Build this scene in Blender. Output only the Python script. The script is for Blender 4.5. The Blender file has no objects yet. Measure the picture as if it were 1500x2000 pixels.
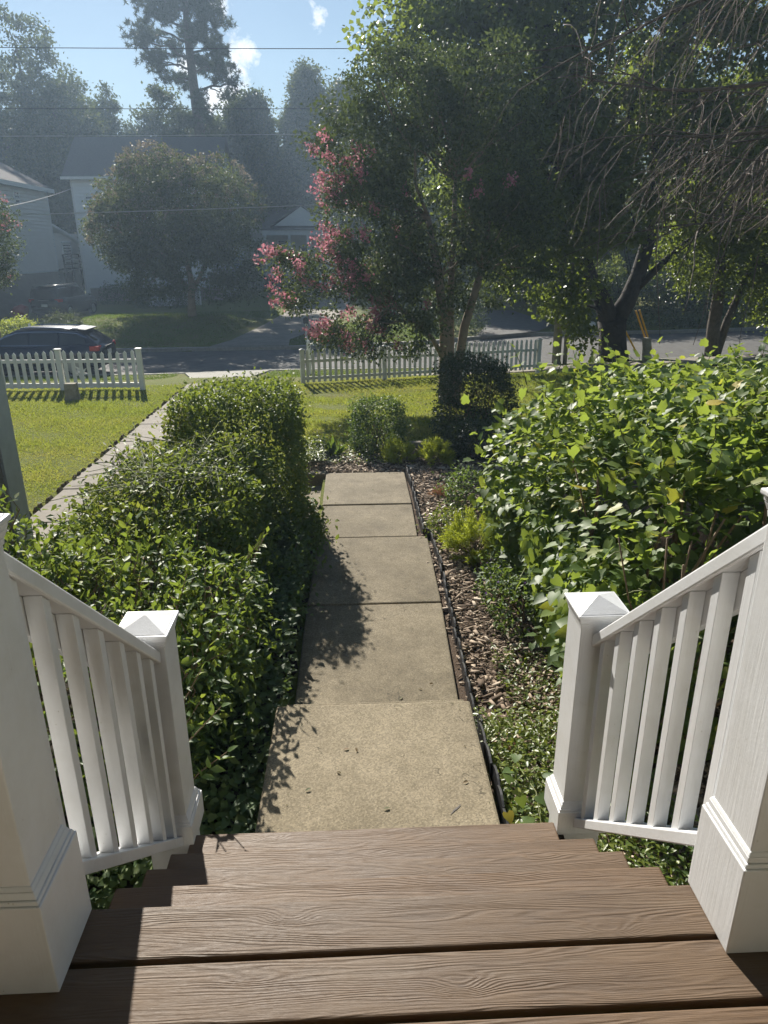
import bpy, math, random
import numpy as np
from mathutils import Vector, Matrix

random.seed(7)
RNG = np.random.default_rng(11)
R = math.radians
scene = bpy.context.scene
COL = scene.collection

# ------------------------------------------------------------------ camera
PITCH, YAW, ROLL = R(20.3), R(2.4), R(0.32)
CAM = Vector((0, 0, 1.5))
fwd = Vector((math.sin(YAW) * math.cos(PITCH), math.cos(YAW) * math.cos(PITCH), -math.sin(PITCH)))
r0 = Vector((math.cos(YAW), -math.sin(YAW), 0))
u0 = r0.cross(fwd)
rgt = r0 * math.cos(ROLL) - u0 * math.sin(ROLL)
upv = u0 * math.cos(ROLL) + r0 * math.sin(ROLL)
cd = bpy.data.cameras.new('camera')
cam = bpy.data.objects.new('camera', cd)
COL.objects.link(cam)
M3 = Matrix((rgt, upv, -fwd)).transposed()
cam.matrix_world = Matrix.Translation(CAM) @ M3.to_4x4()
cd.sensor_fit = 'VERTICAL'
cd.sensor_height = 24.0
cd.lens = 24.0 * 1390 / 2000
cd.clip_start = 0.05
cd.clip_end = 1500
scene.camera = cam

# ------------------------------------------------------------------ light
SUN_AZ, SUN_EL = R(-16.5), R(33.0)          # azimuth from +Y, negative to the left
sd = Vector((math.sin(SUN_AZ) * math.cos(SUN_EL), math.cos(SUN_AZ) * math.cos(SUN_EL), math.sin(SUN_EL)))
SUN_STRENGTH, SKY_STRENGTH, EXPOSURE = 4.9, 0.041, 0.92
sl = bpy.data.lights.new('sun', 'SUN')
sl.energy = SUN_STRENGTH
sl.angle = R(0.55)
sl.color = (1.0, 0.94, 0.84)
so = bpy.data.objects.new('sun', sl)
so.rotation_euler = (-sd).to_track_quat('-Z', 'Y').to_euler()
so.location = (0, 0, 60)
COL.objects.link(so)

world = bpy.data.worlds.new('World')
scene.world = world
world.use_nodes = True
wt = world.node_tree
wt.nodes.clear()


class NT:
    """small helper to write node trees"""
    def __init__(s, tree):
        s.t = tree

    def n(s, typ, **kw):
        nd = s.t.nodes.new(typ)
        for k, v in kw.items():
            if k.startswith('i_'):
                key = k[2:]
                key = int(key) if key.isdigit() else key.replace('_', ' ')
                nd.inputs[key].default_value = v
            else:
                setattr(nd, k, v)
        return nd

    def l(s, a, b):
        s.t.links.new(a, b)

    def math(s, op, a, b=None, c=None, clamp=False):
        nd = s.t.nodes.new('ShaderNodeMath')
        nd.operation = op
        nd.use_clamp = clamp
        for i, v in enumerate((a, b, c)):
            if v is None:
                continue
            if isinstance(v, (int, float)):
                nd.inputs[i].default_value = v
            else:
                s.l(v, nd.inputs[i])
        return nd.outputs[0]

    def vmath(s, op, a, b=None):
        nd = s.t.nodes.new('ShaderNodeVectorMath')
        nd.operation = op
        for i, v in enumerate((a, b)):
            if v is None:
                continue
            if isinstance(v, (tuple, list)):
                nd.inputs[i].default_value = v
            else:
                s.l(v, nd.inputs[i])
        return nd

    def noise(s, vec, scale, detail=3, rough=0.55, dist=0.0):
        nd = s.n('ShaderNodeTexNoise')
        nd.inputs['Scale'].default_value = scale
        nd.inputs['Detail'].default_value = detail
        nd.inputs['Roughness'].default_value = rough
        nd.inputs['Distortion'].default_value = dist
        if vec is not None:
            s.l(vec, nd.inputs['Vector'])
        return nd.outputs['Fac']

    def ramp(s, fac, stops, interp='LINEAR'):
        nd = s.t.nodes.new('ShaderNodeValToRGB')
        cr = nd.color_ramp
        cr.interpolation = interp
        while len(cr.elements) < len(stops):
            cr.elements.new(0.5)
        for e, (p, c) in zip(cr.elements, stops):
            e.position = p
            if isinstance(c, (int, float)):
                c = (c, c, c)
            e.color = (c[0], c[1], c[2], 1)
        if fac is not None:
            s.l(fac, nd.inputs[0])
        return nd.outputs[0]

    def mix(s, fac, a, b, blend='MIX'):
        nd = s.t.nodes.new('ShaderNodeMix')
        nd.data_type = 'RGBA'
        nd.blend_type = blend
        for idx, v in ((0, fac), (6, a), (7, b)):
            if isinstance(v, (int, float)):
                nd.inputs[idx].default_value = v
            elif isinstance(v, (tuple, list)):
                nd.inputs[idx].default_value = (v[0], v[1], v[2], 1)
            else:
                s.l(v, nd.inputs[idx])
        return nd.outputs[2]


W = NT(wt)
sky = W.n('ShaderNodeTexSky')
sky.sky_type = 'NISHITA'
sky.sun_disc = False
sky.sun_elevation = SUN_EL
sky.sun_rotation = SUN_AZ
sky.altitude = 100
sky.air_density = 1.25
sky.dust_density = 0.15
sky.ozone_density = 3.0
tcw = W.n('ShaderNodeTexCoord')
dirv = tcw.outputs['Generated']
# small fair-weather cumulus: a few puffs with known bearings plus sparse ones all round
cn = W.noise(dirv, 26, 6, 0.62)
PUFFS = [(-0.121, 0.971, 0.208, 0.036), (-0.151, 0.973, 0.176, 0.030), (-0.033, 0.967, 0.253, 0.020), (-0.141, 0.955, 0.261, 0.026), (-0.187, 0.962, 0.199, 0.022)]
puffs = None
for (px, py, pz, rad) in PUFFS:
    dd = W.vmath('DISTANCE', dirv, (px, py, pz)).outputs['Value']
    m = W.math('SUBTRACT', 1.0, W.math('DIVIDE', dd, rad))
    puffs = m if puffs is None else W.math('MAXIMUM', puffs, m)
pm = W.math('ADD', W.math('MULTIPLY', puffs, 0.75), W.math('MULTIPLY', W.math('SUBTRACT', cn, 0.5), 3.2))
pm = W.math('MULTIPLY', pm, W.math('GREATER_THAN', puffs, 0.0))
wide = W.math('MULTIPLY', W.math('SUBTRACT', W.noise(dirv, 7, 7, 0.55), 0.685), 7.0)
cm = W.n('ShaderNodeMapRange', i_1=0.22, i_2=0.75)
cm.clamp = True
W.l(W.math('MAXIMUM', pm, wide), cm.inputs[0])
skyc = W.mix(cm.outputs[0], sky.outputs[0], (15.0, 15.0, 15.2))
bg = W.n('ShaderNodeBackground')
bg.inputs['Strength'].default_value = SKY_STRENGTH
W.l(skyc, bg.inputs['Color'])
wo = W.n('ShaderNodeOutputWorld')
W.l(bg.outputs[0], wo.inputs['Surface'])

vs = scene.view_settings
vs.view_transform = 'Standard'
vs.look = 'None'
vs.exposure = EXPOSURE
vs.gamma = 1.0
vs.use_curve_mapping = False
scene.render.engine = 'CYCLES'
cy = scene.cycles
cy.use_denoising = True
cy.max_bounces = 7
cy.diffuse_bounces = 3
cy.glossy_bounces = 2
cy.transmission_bounces = 4
cy.transparent_max_bounces = 8
cy.volume_bounces = 0
cy.sample_clamp_indirect = 6.0
cy.sample_clamp_direct = 30.0
cy.caustics_reflective = False
cy.caustics_refractive = False
cy.use_adaptive_sampling = True
cy.adaptive_threshold = 0.02


# ------------------------------------------------------------------ objects
def tag(o, label=None, cat=None, group=None, kind=None):
    if label: o['label'] = label
    if cat: o['category'] = cat
    if group: o['group'] = group
    if kind: o['kind'] = kind
    return o


WPOS = {}


def thing(name, label, cat, loc=(0, 0, 0), group=None, rotz=0.0):
    o = bpy.data.objects.new(name, None)
    o.empty_display_size = 0.1
    COL.objects.link(o)
    o.location = loc
    o.rotation_euler = (0, 0, rotz)
    WPOS[o.name] = Vector(loc)
    return tag(o, label, cat, group)


def link_mesh(name, me, parent=None, local=False):
    """world coordinates in the mesh unless local: children of an unrotated Empty are shifted back by its place"""
    o = bpy.data.objects.new(name, me)
    COL.objects.link(o)
    if parent is not None:
        o.parent = parent
        if not local:
            o.location = -WPOS[parent.name]
    WPOS[o.name] = Vector((0, 0, 0)) if parent is None or not local else WPOS.get(parent.name, Vector((0, 0, 0)))
    return o


class MB:
    def __init__(s):
        s.v = []
        s.f = []

    def add(s, verts, faces):
        b = len(s.v)
        s.v += [tuple(v) for v in verts]
        s.f += [tuple(b + i for i in f) for f in faces]
        return s

    def box(s, x0, x1, y0, y1, z0, z1):
        return s.add([(x0, y0, z0), (x1, y0, z0), (x1, y1, z0), (x0, y1, z0), (x0, y0, z1), (x1, y0, z1), (x1, y1, z1), (x0, y1, z1)],
                     [(3, 2, 1, 0), (4, 5, 6, 7), (0, 1, 5, 4), (1, 2, 6, 5), (2, 3, 7, 6), (3, 0, 4, 7)])

    def hexa(s, a, b):
        """two quads of four corners each (a behind b) joined into a solid"""
        return s.add(list(a) + list(b), [(3, 2, 1, 0), (4, 5, 6, 7), (0, 1, 5, 4), (1, 2, 6, 5), (2, 3, 7, 6), (3, 0, 4, 7)])

    def frustum(s, cx, cy, z0, z1, w0, w1, d0=None, d1=None):
        d0 = w0 if d0 is None else d0
        d1 = w1 if d1 is None else d1
        q = lambda w, d, z: [(cx - w / 2, cy - d / 2, z), (cx + w / 2, cy - d / 2, z), (cx + w / 2, cy + d / 2, z), (cx - w / 2, cy + d / 2, z)]
        return s.hexa(q(w0, d0, z0), q(w1, d1, z1))

    def prism(s, poly, axis, a, b):
        """a 2-D outline pushed along an axis ('x': (y,z), 'y': (x,z), 'z': (x,y))"""
        n = len(poly)
        pt = {'x': lambda p, t: (t, p[0], p[1]), 'y': lambda p, t: (p[0], t, p[1]), 'z': lambda p, t: (p[0], p[1], t)}[axis]
        vs_ = [pt(p, a) for p in poly] + [pt(p, b) for p in poly]
        fs = [tuple(range(n - 1, -1, -1)), tuple(range(n, 2 * n))] + [(i, (i + 1) % n, n + (i + 1) % n, n + i) for i in range(n)]
        return s.add(vs_, fs)

    def tube(s, pts, radii, sides=6):
        pts = [Vector(p) for p in pts]
        n = len(pts)
        if isinstance(radii, (int, float)):
            radii = [radii] * n
        vv, ff = [], []
        prev = None
        for i, p in enumerate(pts):
            d = (pts[min(i + 1, n - 1)] - pts[max(i - 1, 0)])
            d = d.normalized() if d.length > 1e-9 else Vector((0, 0, 1))
            ref = prev if prev is not None else (Vector((1, 0, 0)) if abs(d.x) < 0.8 else Vector((0, 1, 0)))
            a = (ref - d * ref.dot(d)).normalized()
            prev = a
            b = d.cross(a)
            for k in range(sides):
                t = 2 * math.pi * k / sides
                vv.append(p + (a * math.cos(t) + b * math.sin(t)) * radii[i])
        for i in range(n - 1):
            for k in range(sides):
                k2 = (k + 1) % sides
                ff.append((i * sides + k, i * sides + k2, (i + 1) * sides + k2, (i + 1) * sides + k))
        ff.append(tuple(range(sides - 1, -1, -1)))
        ff.append(tuple((n - 1) * sides + k for k in range(sides)))
        return s.add(vv, ff)

    def mesh(s, name, mat, smooth=False):
        me = bpy.data.meshes.new(name)
        me.from_pydata(s.v, [], s.f)
        if mat is not None:
            me.materials.append(mat)
        if smooth:
            me.polygons.foreach_set('use_smooth', [True] * len(me.polygons))
        me.update()
        return me

    def build(s, name, mat, parent=None, local=False, smooth=False, bevel=0.0, seg=2):
        o = link_mesh(name, s.mesh(name, mat, smooth), parent, local)
        if bevel:
            m = o.modifiers.new('bevel', 'BEVEL')
            m.width = bevel
            m.segments = seg
            m.limit_method = 'ANGLE'
            m.angle_limit = R(40)
            m.harden_normals = False
        return o


def np_mesh(name, V, loops, totals, mat, rnd=None, smooth=False):
    me = bpy.data.meshes.new(name)
    V = np.ascontiguousarray(V, dtype=np.float32).reshape(-1, 3)
    me.vertices.add(len(V))
    me.vertices.foreach_set('co', V.ravel())
    loops = np.ascontiguousarray(loops, dtype=np.int32)
    totals = np.ascontiguousarray(totals, dtype=np.int32)
    me.loops.add(len(loops))
    me.loops.foreach_set('vertex_index', loops)
    me.polygons.add(len(totals))
    starts = np.concatenate(([0], np.cumsum(totals)[:-1])).astype(np.int32)
    me.polygons.foreach_set('loop_start', starts)
    try:
        me.polygons.foreach_set('loop_total', totals)
    except Exception:
        pass
    if smooth:
        me.polygons.foreach_set('use_smooth', np.ones(len(totals), dtype=bool))
    me.materials.append(mat)
    if rnd is not None:
        at = me.attributes.new('rnd', 'FLOAT', 'FACE')
        at.data.foreach_set('value', np.ascontiguousarray(rnd, dtype=np.float32))
    me.update(calc_edges=True)
    return me


# ------------------------------------------------------------------ materials
def new_mat(name):
    m = bpy.data.materials.new(name)
    m.use_nodes = True
    m.node_tree.nodes.clear()
    return m, NT(m.node_tree)


def finish(T, color, rough=0.6, bump=None, bstr=0.3, bdist=0.01, spec=0.5, metal=0.0, extra=None):
    p = T.n('ShaderNodeBsdfPrincipled')
    if isinstance(color, (tuple, list)):
        p.inputs['Base Color'].default_value = (*color[:3], 1)
    else:
        T.l(color, p.inputs['Base Color'])
    if isinstance(rough, (int, float)):
        p.inputs['Roughness'].default_value = rough
    else:
        T.l(rough, p.inputs['Roughness'])
    p.inputs['Specular IOR Level'].default_value = spec
    p.inputs['Metallic'].default_value = metal
    if bump is not None:
        b = T.n('ShaderNodeBump')
        b.inputs['Strength'].default_value = bstr
        b.inputs['Distance'].default_value = bdist
        T.l(bump, b.inputs['Height'])
        T.l(b.outputs[0], p.inputs['Normal'])
    o = T.n('ShaderNodeOutputMaterial')
    T.l(p.outputs[0], o.inputs['Surface'])
    return p


def obj_coord(T, rand=True):
    tc = T.n('ShaderNodeTexCoord')
    v = tc.outputs['Object']
    if rand:
        oi = T.n('ShaderNodeObjectInfo')
        sc = T.vmath('SCALE', (13.1, 7.7, 5.3))
        T.l(oi.outputs['Random'], sc.inputs['Scale'])
        v = T.vmath('ADD', v, sc.outputs[0]).outputs[0]
    return v


def scaled(T, v, s):
    m = T.vmath('MULTIPLY', v, tuple(s))
    return m.outputs[0]


def plain(name, c1, c2, scale=6.0, rough=0.6, bscale=None, bstr=0.2, bdist=0.005, spec=0.5, metal=0.0, rand=True, detail=5):
    m, T = new_mat(name)
    v = obj_coord(T, rand)
    col = T.ramp(T.noise(v, scale, detail, 0.6), [(0.3, c1), (0.7, c2)])
    bump = T.noise(v, bscale, 3, 0.6) if bscale else None
    finish(T, col, rough, bump, bstr, bdist, spec, metal)
    return m


def paint_mat(name, col, along='z', dirt=(0.42, 0.40, 0.33), dirt_amt=0.35, rough=0.38):
    """brushed gloss paint over wood: faint grain along the length, specks of dirt and thin worn patches"""
    m, T = new_mat(name)
    v = obj_coord(T)
    s = {'x': (2.5, 60, 60), 'y': (60, 2.5, 60), 'z': (60, 60, 2.5), 'r': (60, 3, 30)}[along]
    grain = T.noise(scaled(T, v, s), 1.6, 4, 0.65, 0.4)
    fine = T.noise(v, 140, 2, 0.5)
    blot = T.noise(v, 5.5, 5, 0.7)
    spk = T.n('ShaderNodeTexVoronoi', i_Scale=55.0)
    T.l(v, spk.inputs['Vector'])
    speck = T.math('MULTIPLY', T.math('LESS_THAN', spk.outputs['Distance'], 0.10), T.math('GREATER_THAN', blot, 0.56))
    d = T.math('MULTIPLY', T.math('SUBTRACT', blot, 0.45, clamp=True), dirt_amt * 2.2)
    d = T.math('ADD', d, T.math('MULTIPLY', speck, 0.55), clamp=True)
    c = T.mix(d, col, dirt)
    h = T.math('ADD', T.math('MULTIPLY', grain, 1.0), T.math('MULTIPLY', fine, 0.25))
    finish(T, c, rough, h, 0.35, 0.0025)
    return m


def board_mat(name):
    """solid-stained deck board: growth rings cut lengthways, closed rings round the knots, hairline checks"""
    m, T = new_mat(name)
    v = obj_coord(T)
    low = scaled(T, v, (0.55, 5.0, 5.0))
    warp = T.noise(low, 1.6, 3, 0.5)
    warp2 = T.noise(scaled(T, v, (3.0, 26, 26)), 1.3, 4, 0.6)
    vor = T.n('ShaderNodeTexVoronoi', i_Scale=1.0, i_Randomness=0.95)
    T.l(scaled(T, v, (2.3, 6.5, 0.0)), vor.inputs['Vector'])
    dk = vor.outputs['Distance']
    knot = T.math('POWER', 2.718, T.math('MULTIPLY', T.math('MULTIPLY', dk, dk), -55.0))
    sx = T.n('ShaderNodeSeparateXYZ')
    T.l(v, sx.inputs[0])
    ph = T.math('MULTIPLY', sx.outputs['Y'], 620.0)
    ph = T.math('ADD', ph, T.math('MULTIPLY', warp, 150.0))
    ph = T.math('ADD', ph, T.math('MULTIPLY', warp2, 7.0))
    ph = T.math('ADD', ph, T.math('MULTIPLY', knot, 30.0))
    ring = T.math('ADD', T.math('MULTIPLY', T.math('SINE', ph), 0.5), 0.5)
    vary = T.noise(scaled(T, v, (1.5, 14, 14)), 1.7, 3, 0.6)
    ring = T.math('MULTIPLY', ring, T.ramp(vary, [(0.34, 0.12), (0.62, 1.0)]))
    fibre = T.noise(scaled(T, v, (6, 420, 60)), 1.0, 4, 0.7)
    wear = T.noise(scaled(T, v, (1.6, 5, 5)), 2.0, 6, 0.7)
    core = T.math('GREATER_THAN', knot, 0.93)
    nick = T.math('GREATER_THAN', T.noise(scaled(T, v, (9, 70, 9)), 1.0, 3, 0.8), 0.73)
    base = T.ramp(wear, [(0.25, (0.086, 0.053, 0.030)), (0.75, (0.150, 0.097, 0.056))])
    base = T.mix(T.math('MULTIPLY', ring, 0.30), base, (0.075, 0.052, 0.038))
    base = T.mix(T.math('MULTIPLY', core, 0.35), base, (0.06, 0.04, 0.03))
    base = T.mix(T.math('MULTIPLY', nick, 0.45), base, (0.05, 0.034, 0.026))
    ob = T.n('ShaderNodeObjectInfo')
    base = T.mix(1.0, base, T.ramp(ob.outputs['Random'], [(0, (0.80, 0.80, 0.82)), (0.5, (1.0, 1.0, 1.0)), (1, (1.16, 1.12, 1.08))]), 'MULTIPLY')
    sxy = T.n('ShaderNodeSeparateXYZ')
    T.l(v, sxy.inputs[0])
    foot = T.noise(scaled(T, v, (2.2, 7, 1)), 1.0, 6, 0.75)
    base = T.mix(T.math('MULTIPLY', T.math('SUBTRACT', foot, 0.52, clamp=True), 2.4, clamp=True), base, (0.180, 0.138, 0.098))
    hgt = T.math('ADD', T.math('MULTIPLY', ring, -0.62), T.math('MULTIPLY', fibre, 0.75))
    hgt = T.math('ADD', hgt, T.math('MULTIPLY', warp2, 0.5))
    hgt = T.math('SUBTRACT', hgt, T.math('MULTIPLY', nick, 0.5))
    rg = T.ramp(wear, [(0.2, 0.46), (0.8, 0.66)])
    finish(T, base, rg, hgt, 0.75, 0.0021, spec=0.42)
    return m


def concrete_mat(name, c1, c2, stain=(0.10, 0.09, 0.06), stain_amt=0.5, speck=True):
    m, T = new_mat(name)
    v = obj_coord(T)
    big = T.noise(v, 1.3, 6, 0.65)
    mid = T.noise(v, 9, 5, 0.7)
    fine = T.noise(v, 160, 3, 0.7)
    c = T.ramp(mid, [(0.3, c1), (0.7, c2)])
    c = T.mix(T.math('MULTIPLY', T.math('SUBTRACT', big, 0.42, clamp=True), stain_amt * 3.0, clamp=True), c, stain)
    if speck:
        vo = T.n('ShaderNodeTexVoronoi', i_Scale=130.0)
        T.l(v, vo.inputs['Vector'])
        sp = T.ramp(vo.outputs['Color'], [(0.0, 0.55), (0.55, 1.0), (1.0, 1.45)])
        c = T.mix(0.75, c, sp, 'MULTIPLY')
        h = T.math('ADD', fine, T.math('MULTIPLY', vo.outputs['Distance'], 0.8))
    else:
        h = fine
    c = T.mix(T.math('MULTIPLY', T.math('GREATER_THAN', fine, 0.66), 0.35), c, (0.05, 0.045, 0.035))
    wv = T.noise(scaled(T, v, (2.2, 2.2, 2.2)), 1.0, 2, 0.5, 0.0)
    ck = T.math('ABSOLUTE', T.math('SUBTRACT', T.noise(v, 0.9, 5, 0.62, 0.4), 0.5))
    crack = T.math('MULTIPLY', T.math('LESS_THAN', ck, 0.0016), T.math('GREATER_THAN', wv, 0.52))
    c = T.mix(T.math('MULTIPLY', crack, 0.6), c, (0.05, 0.042, 0.03))
    scf = T.noise(scaled(T, v, (30, 4, 4)), 1.0, 3, 0.75)
    c = T.mix(T.math('MULTIPLY', T.math('GREATER_THAN', scf, 0.72), 0.22), c, (0.45, 0.39, 0.29))
    finish(T, c, 0.85, h, 0.35, 0.003, spec=0.25)
    return m


def leaf_mat(name, stops, trans=(0.25, 0.34, 0.03), tfac=0.4, rough=0.42, spec=0.5, vein=False, gain=1.0):
    m, T = new_mat(name)
    stops = [(p_, tuple(c_ * gain for c_ in q_)) for p_, q_ in stops]
    trans = tuple(min(.8, c_ * (0.5 + 0.5 * gain)) for c_ in trans)
    at = T.n('ShaderNodeAttribute', attribute_name='rnd')
    oi = T.n('ShaderNodeObjectInfo')
    f = T.math('PINGPONG', T.math('ADD', at.outputs['Fac'], T.math('MULTIPLY', oi.outputs['Random'], 0.12)), 1.0)
    col = T.ramp(f, stops)
    p = T.n('ShaderNodeBsdfPrincipled')
    p.inputs['Roughness'].default_value = rough
    p.inputs['Specular IOR Level'].default_value = spec
    if vein:
        tc = T.n('ShaderNodeTexCoord')
        col = T.mix(T.math('MULTIPLY', T.noise(tc.outputs['Object'], 60, 3, 0.6), 0.35), col, (0.11, 0.13, 0.03))
    T.l(col, p.inputs['Base Color'])
    tr = T.n('ShaderNodeBsdfTranslucent')
    T.l(T.mix(0.55, col, trans), tr.inputs['Color'])
    mx = T.n('ShaderNodeMixShader')
    mx.inputs[0].default_value = tfac
    T.l(p.outputs[0], mx.inputs[1])
    T.l(tr.outputs[0], mx.inputs[2])
    o = T.n('ShaderNodeOutputMaterial')
    T.l(mx.outputs[0], o.inputs['Surface'])
    return m


WHITE = paint_mat('white gloss paint', (0.76, 0.77, 0.78), 'z')
WHITE_RAIL = paint_mat('white gloss paint on rails', (0.76, 0.77, 0.78), 'r')
WHITE_PLAIN = plain('white vinyl', (0.70, 0.70, 0.68), (0.78, 0.78, 0.76), 8, 0.45)
FENCE_GREY = plain('weathered white picket', (0.52, 0.52, 0.48), (0.68, 0.68, 0.63), 9, 0.6, 40, 0.2)
DECK = board_mat('brown stained deck board')
DARKWOOD = plain('dark framing timber', (0.035, 0.026, 0.02), (0.06, 0.045, 0.035), 9, 0.8)
CONC = concrete_mat('tan speckled concrete', (0.190, 0.158, 0.106), (0.260, 0.220, 0.152), (0.080, 0.066, 0.042), 0.80)
CONC_LIGHT = concrete_mat('pale exposed concrete', (0.235, 0.197, 0.132), (0.31, 0.262, 0.182), (0.125, 0.102, 0.064), 0.70)
CONC_WALK = concrete_mat('weathered grey concrete', (0.22, 0.195, 0.16), (0.31, 0.28, 0.235), (0.13, 0.115, 0.09), 0.5, False)
KERB = concrete_mat('kerb concrete', (0.24, 0.23, 0.20), (0.34, 0.33, 0.29), (0.14, 0.13, 0.11), 0.4, False)
ASPHALT = plain('old grey asphalt', (0.085, 0.083, 0.078), (0.13, 0.125, 0.118), 3.0, 0.85, 90, 0.4, 0.004, 0.3)
BARK = plain('grey brown bark', (0.06, 0.048, 0.036), (0.13, 0.105, 0.08), 7, 0.9, 18, 0.9, 0.03)
BARK_DARK = plain('dark maple bark', (0.022, 0.019, 0.016), (0.05, 0.043, 0.036), 6, 0.95, 14, 1.0, 0.03)
BARK_CRAPE = plain('smooth tan bark', (0.20, 0.145, 0.095), (0.34, 0.26, 0.18), 5, 0.75, 12, 0.4, 0.01)
TWIG = plain('dead reddish twig', (0.10, 0.065, 0.052), (0.27, 0.205, 0.16), 3, .8)
STEM = plain('tan woody stem', (0.14, 0.095, 0.055), (0.26, 0.19, 0.12), 12, 0.8)
GREENSTEM = plain('green vine stem', (0.10, 0.13, 0.03), (0.17, 0.18, 0.06), 12, 0.7)
BLACKPLASTIC = plain('black plastic edging', (0.012, 0.012, 0.013), (0.03, 0.03, 0.032), 12, 0.45)
STONE = plain('mossy tan stone', (0.20, 0.175, 0.12), (0.36, 0.32, 0.24), 9, 0.9, 40, 0.6, 0.01)
BRICK = plain('buff brick', (0.26, 0.17, 0.11), (0.36, 0.25, 0.17), 20, 0.9, 90, 0.4)

L_PRIVET = leaf_mat('privet leaves', [(0, (0.022, 0.045, 0.012)), (0.5, (0.040, 0.075, 0.018)), (0.85, (0.065, 0.10, 0.022)), (1, (0.12, 0.14, 0.025))], trans=(0.30, 0.38, 0.04), tfac=0.36, rough=0.5, spec=0.42, gain=1.9)
L_BOX = leaf_mat('clipped hedge leaves', [(0, (0.028, 0.056, 0.016)), (0.6, (0.056, 0.10, 0.024)), (0.9, (0.10, 0.14, 0.03)), (1, (0.20, 0.18, 0.04))], trans=(0.34, 0.40, 0.04), tfac=0.36, rough=0.55, spec=0.42, gain=1.7)
L_VINE = leaf_mat('broad vine leaves', [(0, (0.040, 0.080, 0.026)), (0.55, (0.070, 0.120, 0.034)), (0.88, (0.11, 0.155, 0.036)), (0.97, (0.19, 0.20, 0.035)), (1, (0.40, 0.30, 0.035))], trans=(0.42, 0.52, 0.06), tfac=0.42, rough=0.5, spec=0.42, vein=True, gain=1.6)
L_DARK = leaf_mat('dark shrub leaves', [(0, (0.012, 0.022, 0.009)), (0.7, (0.025, 0.045, 0.014)), (1, (0.045, 0.065, 0.018))], tfac=0.22, rough=0.4, gain=1.3)
L_GOLD = leaf_mat('golden needle leaves', [(0, (0.20, 0.27, 0.03)), (0.6, (0.36, 0.40, 0.05)), (1, (0.15, 0.22, 0.03))], trans=(0.66, 0.72, 0.06), tfac=0.45, rough=0.5)
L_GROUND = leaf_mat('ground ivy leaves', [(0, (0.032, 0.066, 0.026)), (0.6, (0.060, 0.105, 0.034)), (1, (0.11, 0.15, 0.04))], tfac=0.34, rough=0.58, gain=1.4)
L_PERI = leaf_mat('bright ground cover leaves', [(0, (0.035, 0.070, 0.016)), (0.5, (0.075, 0.115, 0.022)), (1, (0.16, 0.19, 0.035))], trans=(0.34, 0.40, 0.04), tfac=0.38, rough=0.4, gain=1.25)
L_MAPLE = leaf_mat('maple leaves', [(0, (0.022, 0.042, 0.014)), (0.6, (0.045, 0.078, 0.020)), (1, (0.085, 0.120, 0.026))], trans=(0.42, 0.52, 0.05), tfac=0.46, rough=0.42)
L_CRAPE = leaf_mat('crape myrtle leaves', [(0, (0.018, 0.032, 0.013)), (0.6, (0.034, 0.054, 0.018)), (1, (0.070, 0.085, 0.026))], trans=(0.17, 0.22, 0.04), tfac=0.26, rough=0.6, gain=1.5)
L_FAR = leaf_mat('far tree leaves', [(0, (0.022, 0.036, 0.014)), (0.6, (0.042, 0.062, 0.018)), (1, (0.085, 0.095, 0.024))], trans=(0.20, 0.24, 0.04), tfac=0.30, rough=0.6, gain=1.15)
L_PINE = leaf_mat('pine needles', [(0, (0.020, 0.034, 0.014)), (1, (0.050, 0.066, 0.022))], trans=(0.12, 0.15, 0.03), tfac=0.25, rough=0.6)
L_PINK = leaf_mat('pink blossom', [(0, (0.44, 0.13, 0.18)), (0.6, (0.54, 0.21, 0.26)), (1, (0.60, 0.31, 0.34))], trans=(0.62, 0.27, 0.32), tfac=0.45, rough=0.6)
L_PALEPINK = leaf_mat('pale seed heads', [(0, (0.12, 0.12, 0.07)), (0.6, (0.18, 0.155, 0.10)), (1, (0.30, 0.20, 0.17))], trans=(0.28, 0.24, 0.14), tfac=0.35, rough=0.6)
L_PURPLE = leaf_mat('small purple flowers', [(0, (0.16, 0.08, 0.34)), (1, (0.30, 0.18, 0.48))], trans=(0.3, 0.15, 0.5), tfac=0.35, rough=0.6)
L_RUST = leaf_mat('dry rusty fronds', [(0, (0.20, 0.09, 0.045)), (1, (0.36, 0.19, 0.10))], trans=(0.4, 0.2, 0.08), tfac=0.3, rough=0.7)
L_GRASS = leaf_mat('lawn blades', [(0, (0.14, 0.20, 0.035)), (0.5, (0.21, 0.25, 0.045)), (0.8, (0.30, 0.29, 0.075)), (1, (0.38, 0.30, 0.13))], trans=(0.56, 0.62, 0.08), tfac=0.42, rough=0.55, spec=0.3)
L_GRASS2 = leaf_mat('lawn blades toned for shade', [(0, (0.05, 0.095, 0.018)), (0.6, (0.085, 0.14, 0.022)), (1, (0.14, 0.17, 0.03))], trans=(0.26, 0.36, 0.04), tfac=0.4, rough=0.55, spec=0.3)  # darker copy of the lawn blades, with shade put into the colour
CHIP = leaf_mat('mulch chips', [(0, (0.11, 0.078, 0.055)), (0.5, (0.24, 0.18, 0.13)), (0.85, (0.40, 0.32, 0.24)), (1, (0.52, 0.44, 0.35))], trans=(0.1, 0.08, 0.05), tfac=0.04, rough=0.85, spec=0.25)
DRYLEAF = leaf_mat('dry fallen leaf', [(0, (0.05, 0.07, 0.02)), (0.5, (0.10, 0.10, 0.03)), (1, (0.16, 0.09, 0.04))], tfac=0.2, rough=0.7)


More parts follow.
